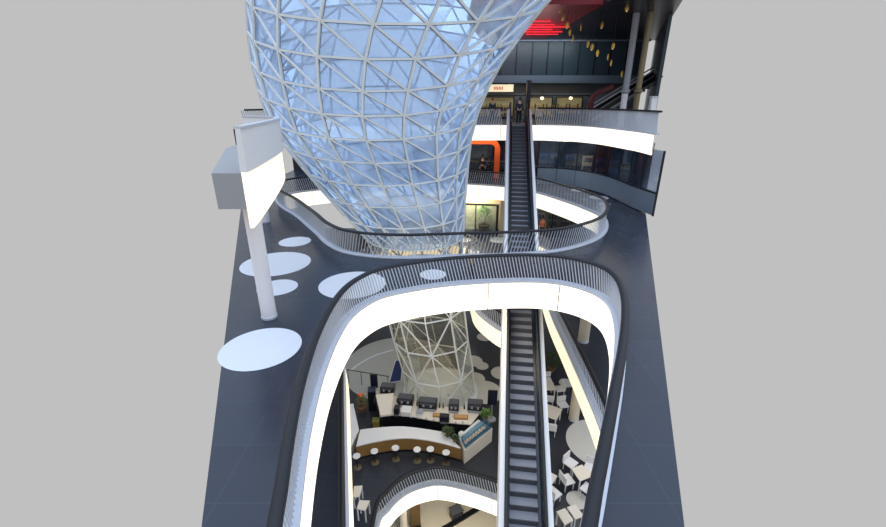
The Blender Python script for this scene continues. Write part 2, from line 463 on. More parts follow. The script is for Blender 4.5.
disc(566, 383, 7, DC, 'small cream round floor inlay at the column', 'inlay_warm', 'round floor inlays of the cafe level')
disc(577, 500, 10.5, DC, 'small cream round floor inlay between two cafe tables', 'inlay_warm', 'round floor inlays of the cafe level')
# a white curved line set in the pale floor
arc = smooth([at(x, y, DC) for x, y in [(350, 371), (362, 362.5), (376, 355.5), (394, 350)]], False, 6)
o = MB().sweep([p+Vector((0, 0, .018)) for p in arc], [(-.06, 0), (-.06, .01), (.06, .01), (.06, 0)]).build('floor_line', M['inlay'])
setp(o, 'thin white curved line inlaid in the large pale floor area', 'floor inlay')

# ================================================================== BASEMENT seen through the cafe opening
slab('floor.006', [(-6.5, 6), (7, 6), (7, 24), (-6.5, 24)], [], ZB, .3, M['beige_floor'])
p, q = at(440, 532, DB), at(480, 508, DB)
o = MB().bar((p.x, p.y, ZB+.06), (q.x, q.y, ZB+.06), .28, .10).build('floor_strip', M['black']); setp(o, 'dark straight strip on the beige basement floor', 'strip')
p = at(456, 517, DB)
kb = thing('dark_kiosk', 'dark box shaped stand on the beige basement floor', 'stand', p, .5)
MB().box((0, 0, .3), (.6, .5, .6)).build('cabinet', M['black'], kb, bevel=.02); MB().box((0, 0, .62), (.66, .55, .05)).build('top_plate', M['riser'], kb); MB().box((0, -.258, .32), (.45, .02, .35)).build('front_panel', M['navy'], kb)
p = at(404, 529, DB)
bc = thing('round_column', 'cream round column in the basement under the cafe opening', 'column', p, 0, 'round columns')
MB().lathe([(.2, 0), (.2, 2.2), (.2, ZC-.95-ZB)], seg=24).build('shaft', M['cream'], bc); MB().lathe([(.23, 0), (.23, .08), (.2, .1)], seg=24).build('base_ring', M['curb'], bc)
p = at(415.5, 526, DB)
wp = thing('wooden_screen', 'dark brown wooden screen beside the basement column', 'screen', p, .25)
MB().box((0, 0, 1.0), (.55, .12, 1.9)).build('panel', M['darkwood'], wp); MB().box((0, 0, .03), (.6, .4, .06)).build('foot', M['black'], wp)

# ================================================================== GLASS FUNNEL
prof = [(9.2, -1.1, 25.8, 9.0), (6.4, -2.05, 25.2, 7.5), (3.6, -3.25, 24.8, 6.45), (.64, -3.65, 24.2, 5.45), (-.94, -3.3, 24.0, 4.8), (-3.07, -2.6, 23.6, 3.9), (-6.3, -1.35, 22.8, 2.5), (-9.6, -1.0, 21.7, 2.28), (-14.0, -.2, 21.2, 2.1), (-15.0, -.15, 21.2, 2.1)]
def fun(z):
    pr = prof
    for i in range(len(pr)-1):
        if pr[i][0] >= z >= pr[i+1][0]-1e-6:
            t = (pr[i][0]-z)/(pr[i][0]-pr[i+1][0])
            g = lambda k: pr[max(0, min(len(pr)-1, k))]
            def cr(c):
                a, b, cc, d = g(i-1)[c], g(i)[c], g(i+1)[c], g(i+2)[c]
                return .5*(2*b + (cc-a)*t + (2*a-5*b+4*cc-d)*t*t + (3*b-a-3*cc+d)*t**3)
            return cr(1), cr(2), cr(3)
NC = 20
zs = [9.2 - 1.34*k for k in range(12)]
J0 = len(zs)-1                                  # below this hoop every second rib stops
zs += [zs[-1] + (-15.0-zs[-1])*k/5 for k in range(1, 6)]
def node(i, j, grow=0):
    z0 = zs[j]; a = 2*math.pi*(i+.15)/NC - math.pi/2; z = z0
    t = max(0, min(1, (z0+5)/9))
    for _ in range(5):                          # the hoops lie on slanting planes, lowest towards the near side
        x, y, r = fun(max(-15.0, min(9.2, z)))
        z = z0 + t*(.32*r*math.sin(a) - .04*r*math.cos(a))
    return Vector((x+(r+grow)*math.cos(a), y+(r+grow)*math.sin(a), min(z, 9.9)))
fn = thing('glass_funnel', 'giant triangulated glass funnel narrowing down through all the floors', 'glass structure', (-.1, 20.0, ZC))
finv = Matrix.Translation(-Vector(fn.location))
def ffin(o): o.data.transform(finv); return o
NR = len(zs)
mb = MB(); bm = mb.b
V = [[bm.verts.new(node(i, j)) for i in range(NC)] for j in range(NR)]
def flip(i): return 2 <= (i % NC) <= NC//2+1
low = MB()
LV = {(i, j): low.b.verts.new(node(i, j)) for j in range(J0, NR) for i in range(0, NC, 2)}
for j in range(NR-1):
    if j >= J0:                                 # panes below the main floor, weaker sky light put into their glass colour
        for i in range(0, NC, 2):
            k = (i+2) % NC
            a, b, c, d = LV[i, j], LV[k, j], LV[k, j+1], LV[i, j+1]
            if (i//2+j) % 2: low.b.faces.new((a, b, d)); low.b.faces.new((b, c, d))
            else: low.b.faces.new((a, b, c)); low.b.faces.new((a, c, d))
        continue
    for i in range(NC):
        a, b, c, d = V[j][i], V[j][(i+1) % NC], V[j+1][(i+1) % NC], V[j+1][i]
        if flip(i): bm.faces.new((a, b, d)); bm.faces.new((b, c, d))
        else: bm.faces.new((a, b, c)); bm.faces.new((a, c, d))
for v in [v for v in bm.verts if not v.link_faces]: bm.verts.remove(v)
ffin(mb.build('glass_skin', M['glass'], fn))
ffin(low.build('lower_glass_skin', M['dimsky_glass'], fn))
def wid(j): return .0105*fun(zs[j])[2] + .03 if j < J0 else .062
def nrm_(p, q):
    m_ = (p+q)/2; x, y, r_ = fun(max(-15.0, min(9.2, m_.z))); return Vector((m_.x-x, m_.y-y, 0)).normalized()
gk = MB()
def member(mb, i0, j0, i1, j1, w, h):
    p, q = node(i0, j0, .03), node(i1, j1, .03); n_ = nrm_(p, q)
    mb.bar(p, q, w, h, up=n_)
    if j0 <= J0: gk.bar(p-n_*.05, q-n_*.05, w+.03, .03, up=n_)
for j in range(NR):
    mb = MB(); st_ = 1 if j <= J0 else 2
    for i in range(0, NC, st_): member(mb, i, j, (i+st_) % NC, j, wid(j)*.85, wid(j))
    ffin(mb.build('hoop', M['steel'], fn))
for i in range(NC):
    mb = MB(); md = MB()
    for j in range(NR-1):
        if j >= J0:
            if i % 2: break
            member(mb, i, j, i, j+1, wid(j), wid(j))
            if (i//2+j) % 2: member(md, i+2, j, i, j+1, wid(j)*.8, wid(j))
            else: member(md, i, j, i+2, j+1, wid(j)*.8, wid(j))
            continue
        member(mb, i, j, i, j+1, wid(j), wid(j)*1.1)
        if flip(i): member(md, i+1, j, i, j+1, wid(j)*.8, wid(j))
        else: member(md, i, j, i+1, j+1, wid(j)*.8, wid(j))
    ffin(mb.build('rib', M['steel'], fn)); ffin(md.build('diagonal_brace', M['steel'], fn))
ffin(gk.build('gasket', M['gasket'], fn))
mb = MB()
bx, by, br = fun(-15.0)
ffin(MB().lathe([(br-.1, .0), (br-.1, .06), (br-.2, .07)], (bx, by, ZC), 40).build('reflection_disc', M['gold_reflection'], fn))  # made-up disc, a golden reflection is put into its colour
mb.lathe([(br+.18, 0), (br+.18, .12), (br+.02, .2)], (bx, by, ZC), 40)
ffin(mb.build('foot_ring', M['steel'], fn))

# ================================================================== LONG ESCALATOR
def escalator(name, label, top, yaw, slope, run, wid_, d=.36):
    e = thing(name, label, 'escalator', top, yaw)     # local +Y is up-hill, origin at the head
    k = wid_/1.68
    def ex(prof, s0, s1, nm, m, par=e):
        mb = MB(); a = [Vector((x*k, -s0, -slope*s0+h)) for x, h in prof]; b = [Vector((x*k, -s1, -slope*s1+h)) for x, h in prof]
        return mb.loft([a, b]).build(nm, m, par)
    for sgn in (-1, 1):
        f = lambda pr: [(sgn*x, h) for x, h in pr]
        sd = ex(f([(.66, .86), (.84, .86), (.84, -1.05), (.80, -1.05), (.80, .80), (.66, .80)]), -.3, run, 'side_cladding', M['white'])
        ex(f([(.56, -.1), (.60, -.1), (.64, .84), (.60, .84)]), -.3, run, 'balustrade', M['skirt'])
        hr = f([(.55, .86), (.55, .93), (.58, .96), (.64, .96), (.67, .93), (.67, .86)])
        ex(hr, -1.0, run+.4, 'handrail', M['rubber'])
        ex(f([(.46, -.25), (.56, -.25), (.56, .06), (.46, .03)]), -.3, run, 'skirt_panel', M['skirt'])
        mb = MB()
        mb.box((sgn*.61*k, .65, .40), (.06, 1.3, .9)); mb.cyl((sgn*.61*k-.03, 1.3, .46), (sgn*.61*k+.03, 1.3, .46), .45)
        mb.build('newel', M['skirt'], e)
    ex([(-.80, -1.0), (.80, -1.0), (.80, -.42), (-.80, -.42)], .2, run, 'truss', M['greyband'])
    n = int(run/d)
    st = MB().box((0, 0, -.13), (.92*k, d*.97, .26)).build('step', M['step'], e)
    mb = MB().box((0, -d/2-.004, -.13), (.9*k, .02, .25)); mb.box((0, -d/2+.012, .002), (.92*k, .03, .008))
    rs = mb.build('riser_plate', M['riser'], st)
    for i in range(n):
        if i: 
            s = st.copy(); COL.objects.link(s); s.parent = e
            c = rs.copy(); COL.objects.link(c); c.parent = s
        else: s = st
        s.location = (0, -(i+.5)*d, -slope*(i+.5)*d)
    MB().box((0, .7, -.06), (1.0*k, 1.5, .12)).build('landing_plate', M['step'], e)
    return e
ESX, ESY = 5.3, 31.0
yaw = -math.atan(.1256)
cy = math.cos(yaw)
escalator('escalator', 'very long straight grey escalator with white sides rising through all floors', (ESX, ESY, ZF1+.02), yaw, .516*cy, 28.4/cy, 1.68)

# ================================================================== CAFE
HT = .92
def C(px, py, h=0): 
    p = at(px, py, DC-h); return Vector((p.x, p.y, ZC+h))
bar = thing('bar_counter', 'curved cafe bar counter with white top and wooden front', 'counter', C(409, 452))
binv = Matrix.Translation(-Vector(bar.location))
fo = smooth([C(x, y, HT) for x, y in [(352, 447.5), (362, 444.6), (374.5, 441.8), (393, 438.8), (409, 438), (430, 440.4), (450, 445), (464, 449.3)]], False, 6)
fi = smooth([C(x, y, HT) for x, y in [(357, 430.5), (366, 428.8), (386.5, 426.8), (405, 426.5), (430, 429.6), (446, 432.6), (459, 436)]], False, 6)
fo = fo[3:-2]; fi = fi[3:-6]
poly = fo + list(reversed(fi))
MB().prism([p for p in poly], ZC+HT-.06, ZC+HT).build('worktop', M['white'], bar).data.transform(binv)
fw = offset(fo, .10, False) if offset(fo, .10, False)[0].y > fo[0].y else offset(fo, -.10, False)
mb = MB(); mb.sweep(fw, [(-.03, -HT), (-.03, -.06), (.03, -.06), (.03, -HT)]); mb.build('front_panel', M['wood'], bar).data.transform(binv)
mb = MB(); mb.sweep(fw, [(-.05, -HT), (-.05, -HT+.1), (.06, -HT+.1), (.06, -HT)]); mb.build('plinth', M['black'], bar).data.transform(binv)
inn = [Vector((p.x, p.y-.0, p.z)) for p in fi]
mb = MB(); mb.sweep(offset(fi, -.06 if offset(fi, -.06, False)[5].y < fi[5].y else .06, False), [(-.02, -HT), (-.02, -.06), (.02, -.06), (.02, -HT)]); mb.build('inner_panel', M['black'], bar).data.transform(binv)
# left arm
la = thing('side_counter', 'narrow white side counter at the left end of the cafe bar', 'counter', C(357, 425))
li = Matrix.Translation(-Vector(la.location))
pl = [C(x, y, HT) for x, y in [(349.5, 404), (353.2, 403.6), (359, 429.6), (351, 447)]]
MB().prism(pl, ZC+HT-.06, ZC+HT).build('worktop', M['white'], la).data.transform(li)
pc = sum(pl, Vector())/4
MB().prism([pc+(p-pc)*.86 for p in pl], ZC+.0, ZC+HT-.06).build('cabinet', M['cream'], la).data.transform(li)
# right arm: display counter
dc = thing('display_counter', 'cream counter with glazed pastry display at the right end of the bar', 'display counter', C(478, 452))
di = Matrix.Translation(-Vector(dc.location))
O0, O1, I1, I0 = C(464.6, 449.6, HT), C(492.5, 427.5, HT), C(478, 419.5, HT), C(458.5, 436.2, HT)
MB().prism([O0, O1, I1, I0], ZC, ZC+HT-.05).build('cabinet', M['cream'], dc).data.transform(di)
mid0, mid1 = O0.lerp(I0, .62), O1.lerp(I1, .62)
MB().prism([I0, mid0, mid1, I1], ZC+HT-.05, ZC+HT).build('worktop', M['white'], dc).data.transform(di)
tr = [O0.lerp(O1, .03).lerp(mid0, .06), O1.lerp(O0, .03).lerp(mid1, .06), mid1.lerp(mid0, .02), mid0.lerp(mid1, .02)]
MB().prism(tr, ZC+HT-.05, ZC+HT-.015).build('display_tray', M['blueplate'], dc).data.transform(di)
mb = MB()
for a, b in zip(tr, tr[1:]+tr[:1]): mb.bar(a+Vector((0, 0, .14)), b+Vector((0, 0, .14)), .012, .28)
MB_gl = mb.build('display_glass', M['clear'], dc); MB_gl.data.transform(di)
# pastries and plates in the display (each a thing of its own)
kinds = ['pastry', 'cake', 'bun']
for k in range(7):
    t = .1+.125*k; a = tr[0].lerp(tr[1], t); b = tr[3].lerp(tr[2], t); p = a.lerp(b, .5)
    pt = thing('pastry_plate', ['white plate of golden pastries in the glazed display, at its near corner', 'second plate from the near corner of the pastry display', 'third plate from the near corner of the pastry display',
               'plate in the middle of the pastry display', 'third plate from the far end of the pastry display', 'second plate from the far end of the pastry display', 'plate at the far end of the pastry display'][k], 'plate', (p.x, p.y, ZC+HT+.0), 0, 'plates in the pastry display')
    MB().lathe([(.06, 0), (.105, .015), (.105, .022), (.02, .012)], seg=20).build('plate', M['white'], pt)
    for q in range(3):
        MB().sph((.05*math.cos(q*2.1), .05*math.sin(q*2.1), .05), .04, (1, 1, .7), 10).build('pastry', M['food'], pt, smooth=True)

# stools
def stool(px, py, label):
    p = C(px, py, .76); 
    s = thing('bar_stool', label, 'stool', (p.x, p.y, ZC), 0, 'bar stools at the wooden bar front')
    MB().lathe([(.15, .70), (.185, .715), (.185, .745), (.16, .76)], seg=28).build('seat', M['white'], s)
    MB().cyl((0, 0, .04), (0, 0, .70), .025).build('pole', M['rail'], s)
    MB().lathe([(.2, 0), (.2, .02), (.05, .05)], seg=28).build('base', M['brass'], s)
    mb = MB(); R = [[Vector(((.13+.012*math.cos(b))*math.cos(a), (.13+.012*math.cos(b))*math.sin(a), .27+.012*math.sin(b))) for b in [k*math.pi/3 for k in range(6)]] for a in [k*math.pi/12 for k in range(24)]]
    mb.loft(R, True); mb.bar((-.13, 0, .27), (.13, 0, .27), .016); mb.build('footrest', M['rail'], s)
    return s
for (x, y), l in zip([(356.5, 455.5), (374.3, 450.7), (395.3, 447.4), (417, 449), (430.3, 448.6), (446, 452)],
                     ['white round bar stool at the left end of the bar', 'second white round bar stool from the left', 'third white round bar stool from the left',
                      'third white round bar stool from the right', 'second white round bar stool from the right', 'white round bar stool at the right end of the bar']):
    stool(x, y, l)

# back counter with machines
bk = thing('back_counter', 'long cream back counter behind the cafe bar, dark fronted', 'counter', C(425, 424))
ki = Matrix.Translation(-Vector(bk.location))
F = [C(x, y, HT) for x, y in [(380, 416.5), (395, 414.5), (412, 416.5), (430, 420), (448, 422.5), (471, 424.5)]]
B = [C(x, y, HT) for x, y in [(484, 407.5), (466, 407.5), (440, 406.5), (418, 402), (398, 397), (376, 391)]]
MB().prism(F+B, ZC+HT-.05, ZC+HT).build('worktop', M['cream'], bk).data.transform(ki)
cc = sum(F+B, Vector())/len(F+B)
MB().prism([cc+(p-cc)*.95 for p in F+B], ZC, ZC+HT-.05).build('cabinet', M['black'], bk).data.transform(ki)
# sloping cream panel
def boxthing(name, label, cat, px, py, h, size, m, rz=0, parts=(), group=None):
    p = C(px, py, h)
    t = thing(name, label, cat, (p.x, p.y, p.z), rz, group)
    w, dd, hh = size
    made = {'': t, 'body': MB().box((0, 0, hh/2), size).build('body', M[m], t, bevel=min(size)*.06)}
    for nm, c, s, mm in parts:
        host = made.get({'door_handle': 'door', 'lid_handle': 'lid', 'snack_row': 'body', 'keypad': 'body', 'brew_head': 'front_panel'}.get(nm, ''), t)
        made[nm] = MB().box(c, s).build(nm, M[mm], host)
    return t
def machine(px, py, w, label):
    return boxthing('coffee_machine', label, 'coffee machine', px, py, HT, (w, .5, .48), 'black', -.12,
        [('cup_tray', (0, 0, .495), (w*.9, .42, .03), 'riser'), ('drip_tray', (0, -.29, .06), (w*.9, .16, .05), 'step'), ('front_panel', (0, -.255, .38), (w*.8, .012, .12), 'riser'), ('brew_head', (-w*.2, -.27, .3), (.1, .12, .1), 'step'), ('brew_head', (w*.2, -.27, .3), (.1, .12, .1), 'step')], 'coffee machines on the back counter')
machine(388, 392, .8, 'black coffee machine at the left end of the back counter')
machine(406, 403.5, .85, 'black coffee machine second from the left on the back counter')
machine(428, 407, 1.0, 'black coffee machine in the middle of the back counter')
machine(475, 409, .82, 'black coffee machine at the right end of the back counter')
boxthing('till', 'small black till screen on the front edge of the back counter', 'till', 444.5, 420.5, HT, (.5, .3, .36), 'black', -.1, [('screen', (0, -.16, .2), (.4, .01, .24), 'navy'), ('keypad', (0, -.2, .03), (.4, .18, .04), 'riser')])
boxthing('till', 'small black till between the cream panel and the white box', 'till', 397, 413, HT, (.28, .35, .42), 'black', -.1, [('screen', (0, -.18, .26), (.22, .01, .2), 'navy'), ('keypad', (0, -.22, .03), (.22, .14, .04), 'riser')])
boxthing('storage_box', 'white box next to the till on the back counter', 'box', 406.5, 413.5, HT, (.52, .5, .28), 'white', -.1, [('lid', (0, 0, .29), (.54, .52, .03), 'white')])
boxthing('storage_box', 'small white box with grey lid in the middle of the back counter', 'box', 420, 414.5, HT, (.34, .34, .2), 'white', -.1, [('lid', (0, 0, .21), (.36, .36, .03), 'step')])
boxthing('serving_tray', 'tan tray of snacks on the right of the back counter', 'tray', 461, 417.5, HT, (.75, .35, .05), 'wood', -.05, [('snack_row', (0, 0, .07), (.65, .25, .05), 'food')])
boxthing('serving_tray', 'tan tray in the middle of the back counter behind the till', 'tray', 437, 415.5, HT, (.45, .3, .05), 'wood', -.05, [('snack_row', (0, 0, .07), (.38, .22, .05), 'food')])
p = C(448.8, 403.5, HT)
jr = thing('canister', 'white canister standing among the coffee machines', 'canister', p, 0)
MB().lathe([(.1, 0), (.11, .02), (.11, .5), (.09, .53)], seg=20).build('body', M['white'], jr); MB().lathe([(.09, .53), (.09, .58), (.03, .6)], seg=20).build('lid', M['step'], jr)
machine(454, 409, .55, 'small black coffee grinder unit right of the canister')
p0 = [C(376, 399, HT+.06), C(394, 397, HT+.06), C(391.5, 413.5, HT+.06), C(380.5, 415.5, HT+.06)]
sp = thing('sloping_panel', 'cream sloping panel at the left end of the back counter', 'panel', p0[3])
si = Matrix.Translation(-p0[3])
mb = MB(); q = [p0[0]+Vector((0, 0, .28)), p0[1]+Vector((0, 0, .28)), p0[2], p0[3]]
mb.loft([[v for v in q], [v-Vector((0, 0, .05)) for v in q]]); mb.build('board', M['cream'], sp).data.transform(si)
mb = MB(); mb.bar(p0[0]+Vector((.05, 0, -.02)), p0[0]+Vector((.05, 0, .24)), .05); mb.bar(p0[1]+Vector((-.05, 0, -.02)), p0[1]+Vector((-.05, 0, .24)), .05); mb.build('prop', M['step'], sp).data.transform(si)

def screen(name, label, px, py, zc, w, h, rz):
    p = C(px, py, zc)
    t = thing(name, label, 'screen', (p.x, p.y, ZC), rz, 'dark screens of the cafe')
    cs = MB().box((0, 0, zc), (w, .09, h)).build('casing', M['black'], t, bevel=.015)
    MB().box((0, -.048, zc), (w*.9, .01, h*.92)).build('display', M['navy'], cs)
    MB().cyl((0, .02, .03), (0, .02, zc-h/2), .035).build('post', M['step'], t); MB().lathe([(.25, 0), (.25, .03), (.04, .05)]).build('foot', M['step'], t)
    return t
screen('display_screen', 'dark upright screen on a post left behind the bar', 374, 381, 1.35, .42, .95, .15)
screen('display_screen', 'dark upright screen on a post right behind the bar beside the escalator', 492.5, 397.5, 1.5, .52, .95, -.1)
bp = boxthing('waste_bin', 'small olive yellow bin on the floor behind the bar', 'bin', 376.5, 428, .0, (.36, .32, .55), 'yellow', 0, [('lid', (0, 0, .565), (.38, .34, .03), 'olive'), ('lid_handle', (0, 0, .6), (.14, .03, .03), 'black')])
cf = boxthing('drinks_cabinet', 'dark navy drinks cabinet at the left behind the bar', 'cabinet', 373, 408, 0, (.44, .5, 1.35), 'navy', .1, [('door', (0, -.26, .7), (.4, .02, 1.2), 'black'), ('door_handle', (.15, -.285, .75), (.02, .03, .4), 'step')])

def plant(name, label, p, h, r, n, lm, pot=True, group=None, flower=None):
    t = thing(name, label, 'plant', p, 0, group)
    ph = .28*h if pot else .02
    if pot:
        MB().lathe([(.16*h, 0), (.22*h, ph), (.19*h, ph), (.17*h, ph*.8)], seg=20).build('pot', M['terracotta'], t)
    mb = MB(); ml = MB(); rnd = random.Random(len(label))
    for k in range(5):
        a = rnd.uniform(0, 6.28); ml.cyl((0, 0, ph*.7), (r*.4*math.cos(a), r*.4*math.sin(a), h*.8), .012*max(1, h*.6), .006, 6)
    ml.build('stem', M['leafd'], t)
    for k in range(n):
        a = rnd.uniform(0, 6.28); el = rnd.uniform(-.5, 1.4); rr = r*rnd.uniform(.35, 1)
        c = Vector((rr*math.cos(a)*math.cos(el), rr*math.sin(a)*math.cos(el), ph+(h-ph)*(.5+.5*math.sin(el)*rnd.uniform(.5, 1))))
        d = Vector((math.cos(a), math.sin(a), rnd.uniform(-.4, .8))).normalized(); s = d.cross(Vector((0, 0, 1))).normalized()
        L = r*rnd.uniform(.3, .5); w = L*.28
        up = Vector((0, 0, .06*L))
        vs = [mb.b.verts.new(c), mb.b.verts.new(c+d*L*.5+s*w+up), mb.b.verts.new(c+d*L), mb.b.verts.new(c+d*L*.5-s*w+up)]
        mb.b.faces.new(vs)
    mb.build('foliage', M[lm], t)
    if flower:
        mf = MB()
        for k in range(14):
            a = rnd.uniform(0, 6.28); mf.sph((r*.7*rnd.random()*math.cos(a), r*.7*rnd.random()*math.sin(a), h*rnd.uniform(.85, 1.02)), .05, (1, 1, .8), 8)
        mf.build('flowers', M[flower], t)
    return t
plant('potted_plant', 'leafy potted plant on the bar top at its right corner, left of two', C(447.5, 436.5, HT), .5, .3, 120, 'leafd', group='small plants of the cafe')
plant('potted_plant', 'leafy potted plant on the bar top at its right corner, right of two', C(455, 441.5, HT), .38, .22, 90, 'leafd', group='small plants of the cafe')
plant('potted_plant', 'leafy potted plant at the far end of the display counter', C(486, 419, HT), .55, .3, 130, 'leaf', group='small plants of the cafe')
plant('potted_plant', 'olive green bush with red flowers at the left end behind the bar', C(362.5, 411, 0), 1.2, .25, 200, 'olive', group='small plants of the cafe', flower='signred')
plant('potted_plant', 'dark green bushy plant beyond the escalator near the white cafe tables', C(551, 371, 0), 1.3, .55, 200, 'leafd', group='small plants of the cafe')
p = C(459.5, 443, HT)
cup = thing('cake_stand', 'round white cake stand on the near corner of the display', 'cake stand', C(465, 441.5, HT+.0))
MB().lathe([(.08, 0), (.03, .02), (.03, .14), (.17, .16), (.17, .18)], seg=24).build('stand', M['white'], cup); MB().lathe([(.12, .18), (.12, .24), (.1, .25)], seg=20).build('cake', M['cream'], cup)
cup.location = I0.lerp(I1, .1).lerp(mid0.lerp(mid1, .1), .4)+Vector((0, 0, .005))

# blue sloping canvas beside the funnel, a thin dark barrier rail
w0, w1 = C(389, 383, 0), C(401, 381, 0)
bs = thing('canvas_awning', 'blue canvas windbreak leaning against the funnel foot', 'windbreak', w0)
bi = Matrix.Translation(-w0)
dv = (w1-w0)
mb = MB(); mb.loft([[w0+Vector((0, 0, .05)), w1+Vector((0, 0, .05)), w1+Vector((.1, .3, 1.3)), w0.lerp(w1, .6)+Vector((0, .3, 1.35))], [w0+Vector((0, .04, .05)), w1+Vector((0, .04, .05)), w1+Vector((.1, .34, 1.3)), w0.lerp(w1, .6)+Vector((0, .34, 1.35))]])
mb.build('canvas', M['bluecloth'], bs).data.transform(bi)
mb = MB(); mb.bar(w0, w0.lerp(w1, .6)+Vector((0, .36, 1.4)), .05); mb.bar(w1, w1+Vector((.1, .36, 1.4)), .05); mb.bar(w0, w1, .05); mb.build('frame', M['white'], bs).data.transform(bi)
r0, r1 = C(346.5, 369.5, 1.0), C(389, 376.5, 1.0)
rl = thing('barrier_rail', 'thin dark barrier rail across the pale floor left of the funnel', 'barrier', (r0.x, r0.y, ZC))
ri = Matrix.Translation(-Vector(rl.location))
mb = MB(); mb.cyl(r0, r1, .03); mb.build('rail', M['leafd'], rl).data.transform(ri)
for k in range(4):
    p = r0.lerp(r1, (k+.1)/3.2); mb = MB(); mb.cyl((p.x, p.y, ZC), p, .018); mb.build('post', M['rail'], rl).data.transform(ri)

# bottles and cups along the back counter
ordw = ['leftmost', 'second from the left', 'third from the left', 'fourth from the left', 'fifth from the left', 'sixth from the left', 'seventh from the left', 'rightmost']
for k, (x_, y_) in enumerate([(397.3, 402.5), (417.2, 405.6), (439.6, 407.5), (443.2, 408), (464.3, 409)]):
    p = C(x_, y_, HT)
    t = thing('bottle', 'small dark bottle between the coffee machines of the back counter, %s' % (ordw[:4]+['rightmost'])[k], 'bottle', p, 0, 'bottles on the back counter')
    MB().lathe([(.045, 0), (.045, .2), (.018, .27), (.018, .33)], seg=12).build('glass_body', M['leafd'] if k % 3 else M['maroon'], t)
    MB().lathe([(.022, .33), (.022, .37)], seg=12).build('cap', M['brass'], t)
for k in range(8):
    p = C(411+k*7.6, 417.6+k*.9, HT)
    if 434 < 411+k*7.6 < 450 or 411+k*7.6 > 455: p = C(409.5+k*7.6, 423.3 if 411+k*7.6 > 455 else 420.6, HT) if not 437 < 411+k*7.6 < 452 else C(411+k*7.6+4, 417.2, HT)
    t = thing('cup', 'white cup near the front edge of the cafe back counter, %s' % ordw[k], 'cup', p, 0, 'white cups on the back counter')
    MB().lathe([(.035, 0), (.05, .1), (.045, .1), (.03, .02)], seg=14).build('bowl', M['white'], t)
    MB().box((.06, 0, .055), (.03, .012, .05)).build('handle', M['white'], t)

# cafe tables and chairs
def table_from(pxs, label):
    P = [C(x, y, .74) for x, y in pxs]; c = sum(P, Vector())/4
    t = thing('cafe_table', label, 'table', (c.x, c.y, ZC), 0, 'white cafe tables')
    L = [p-Vector((c.x, c.y, ZC)) for p in P]
    MB().prism(L, .70, .74).build('tabletop', M['cream'], t)
    for p in L:
        MB().bar((p.x*.85, p.y*.85, 0), (p.x*.85, p.y*.85, .70), .05).build('leg', M['white'], t)
    return t
chair0 = [None]
def chair(px, py, rz, label, s=1.0):
    p = C(px, py, .45)
    if chair0[0] is None:
        c = thing('cafe_chair', label, 'chair', (p.x, p.y, ZC), rz, 'white cafe chairs'); chair0[0] = c
        MB().box((0, 0, .44), (.56, .54, .05)).build('seat', M['white'], c, bevel=.015)
        MB().box((0, .255, .68), (.56, .05, .36)).build('backrest', M['white'], c, bevel=.015)
        for a in (-1, 1):
            for b in (-1, 1): MB().bar((a*.22, b*.21, 0), (a*.22, b*.21, .42), .035).build('leg', M['white'], c)
    else:
        c = copy_thing(chair0[0], (p.x, p.y, ZC), rz, label)
    return c
table_from([(571.5, 468.5), (582, 464.5), (594, 475.5), (580, 481)], 'white cafe table left of the big near handrail, with chairs around it')
chair(570.5, 462.5, .7, 'white cafe chair at the far left side of the table by the handrail')
chair(567, 479.5, 1.9, 'white cafe chair at the near left side of the table by the handrail')
chair(588, 488.5, -2.4, 'white cafe chair at the near right side of the table by the handrail')
chair(590.5, 467.5, -.6, 'white cafe chair at the far right side of the table by the handrail')
table_from([(556.5, 511.5), (565, 508), (573.5, 520), (565, 525)], 'white cafe table at the bottom edge of the view, left one of a pair')
table_from([(567, 507.2), (575.5, 504.2), (584, 516), (575.5, 519.2)], 'white cafe table at the bottom edge of the view, right one of a pair')
table_from([(544, 403), (562.5, 409), (556.5, 420), (544, 415)], 'white cafe table beside the escalator and the beige column')
chair(563, 404.5, .2, 'white cafe chair at the far side of the table beside the column')
chair(551, 427, 2.9, 'white cafe chair at the near side of the table beside the column')
table_from([(544, 381), (553, 382), (556, 390), (544, 390)], 'white cafe table farthest along the right side of the escalator')
chair(559.5, 388.5, -1.4, 'white cafe chair right of the farthest table by the escalator')
chair(548.5, 398.5, 3.0, 'white cafe chair at the near side of the farthest table by the escalator')
chair(547, 379.5, 0, 'white cafe chair at the far side of the farthest table by the escalator')
chair(549.5, 477, .9, 'white cafe chair close to the escalator side, upper of two')
chair(553.5, 493, 2.2, 'white cafe chair close to the escalator side, lower of two')
table_from([(354, 486), (362.5, 485.5), (359.5, 496.5), (353, 497)], 'white cafe table at the far left beyond the lower floor edge')
table_from([(359.5, 500), (370, 500.5), (365.5, 510.5), (356.5, 508.5)], 'white cafe table at the far left close to the round opening')

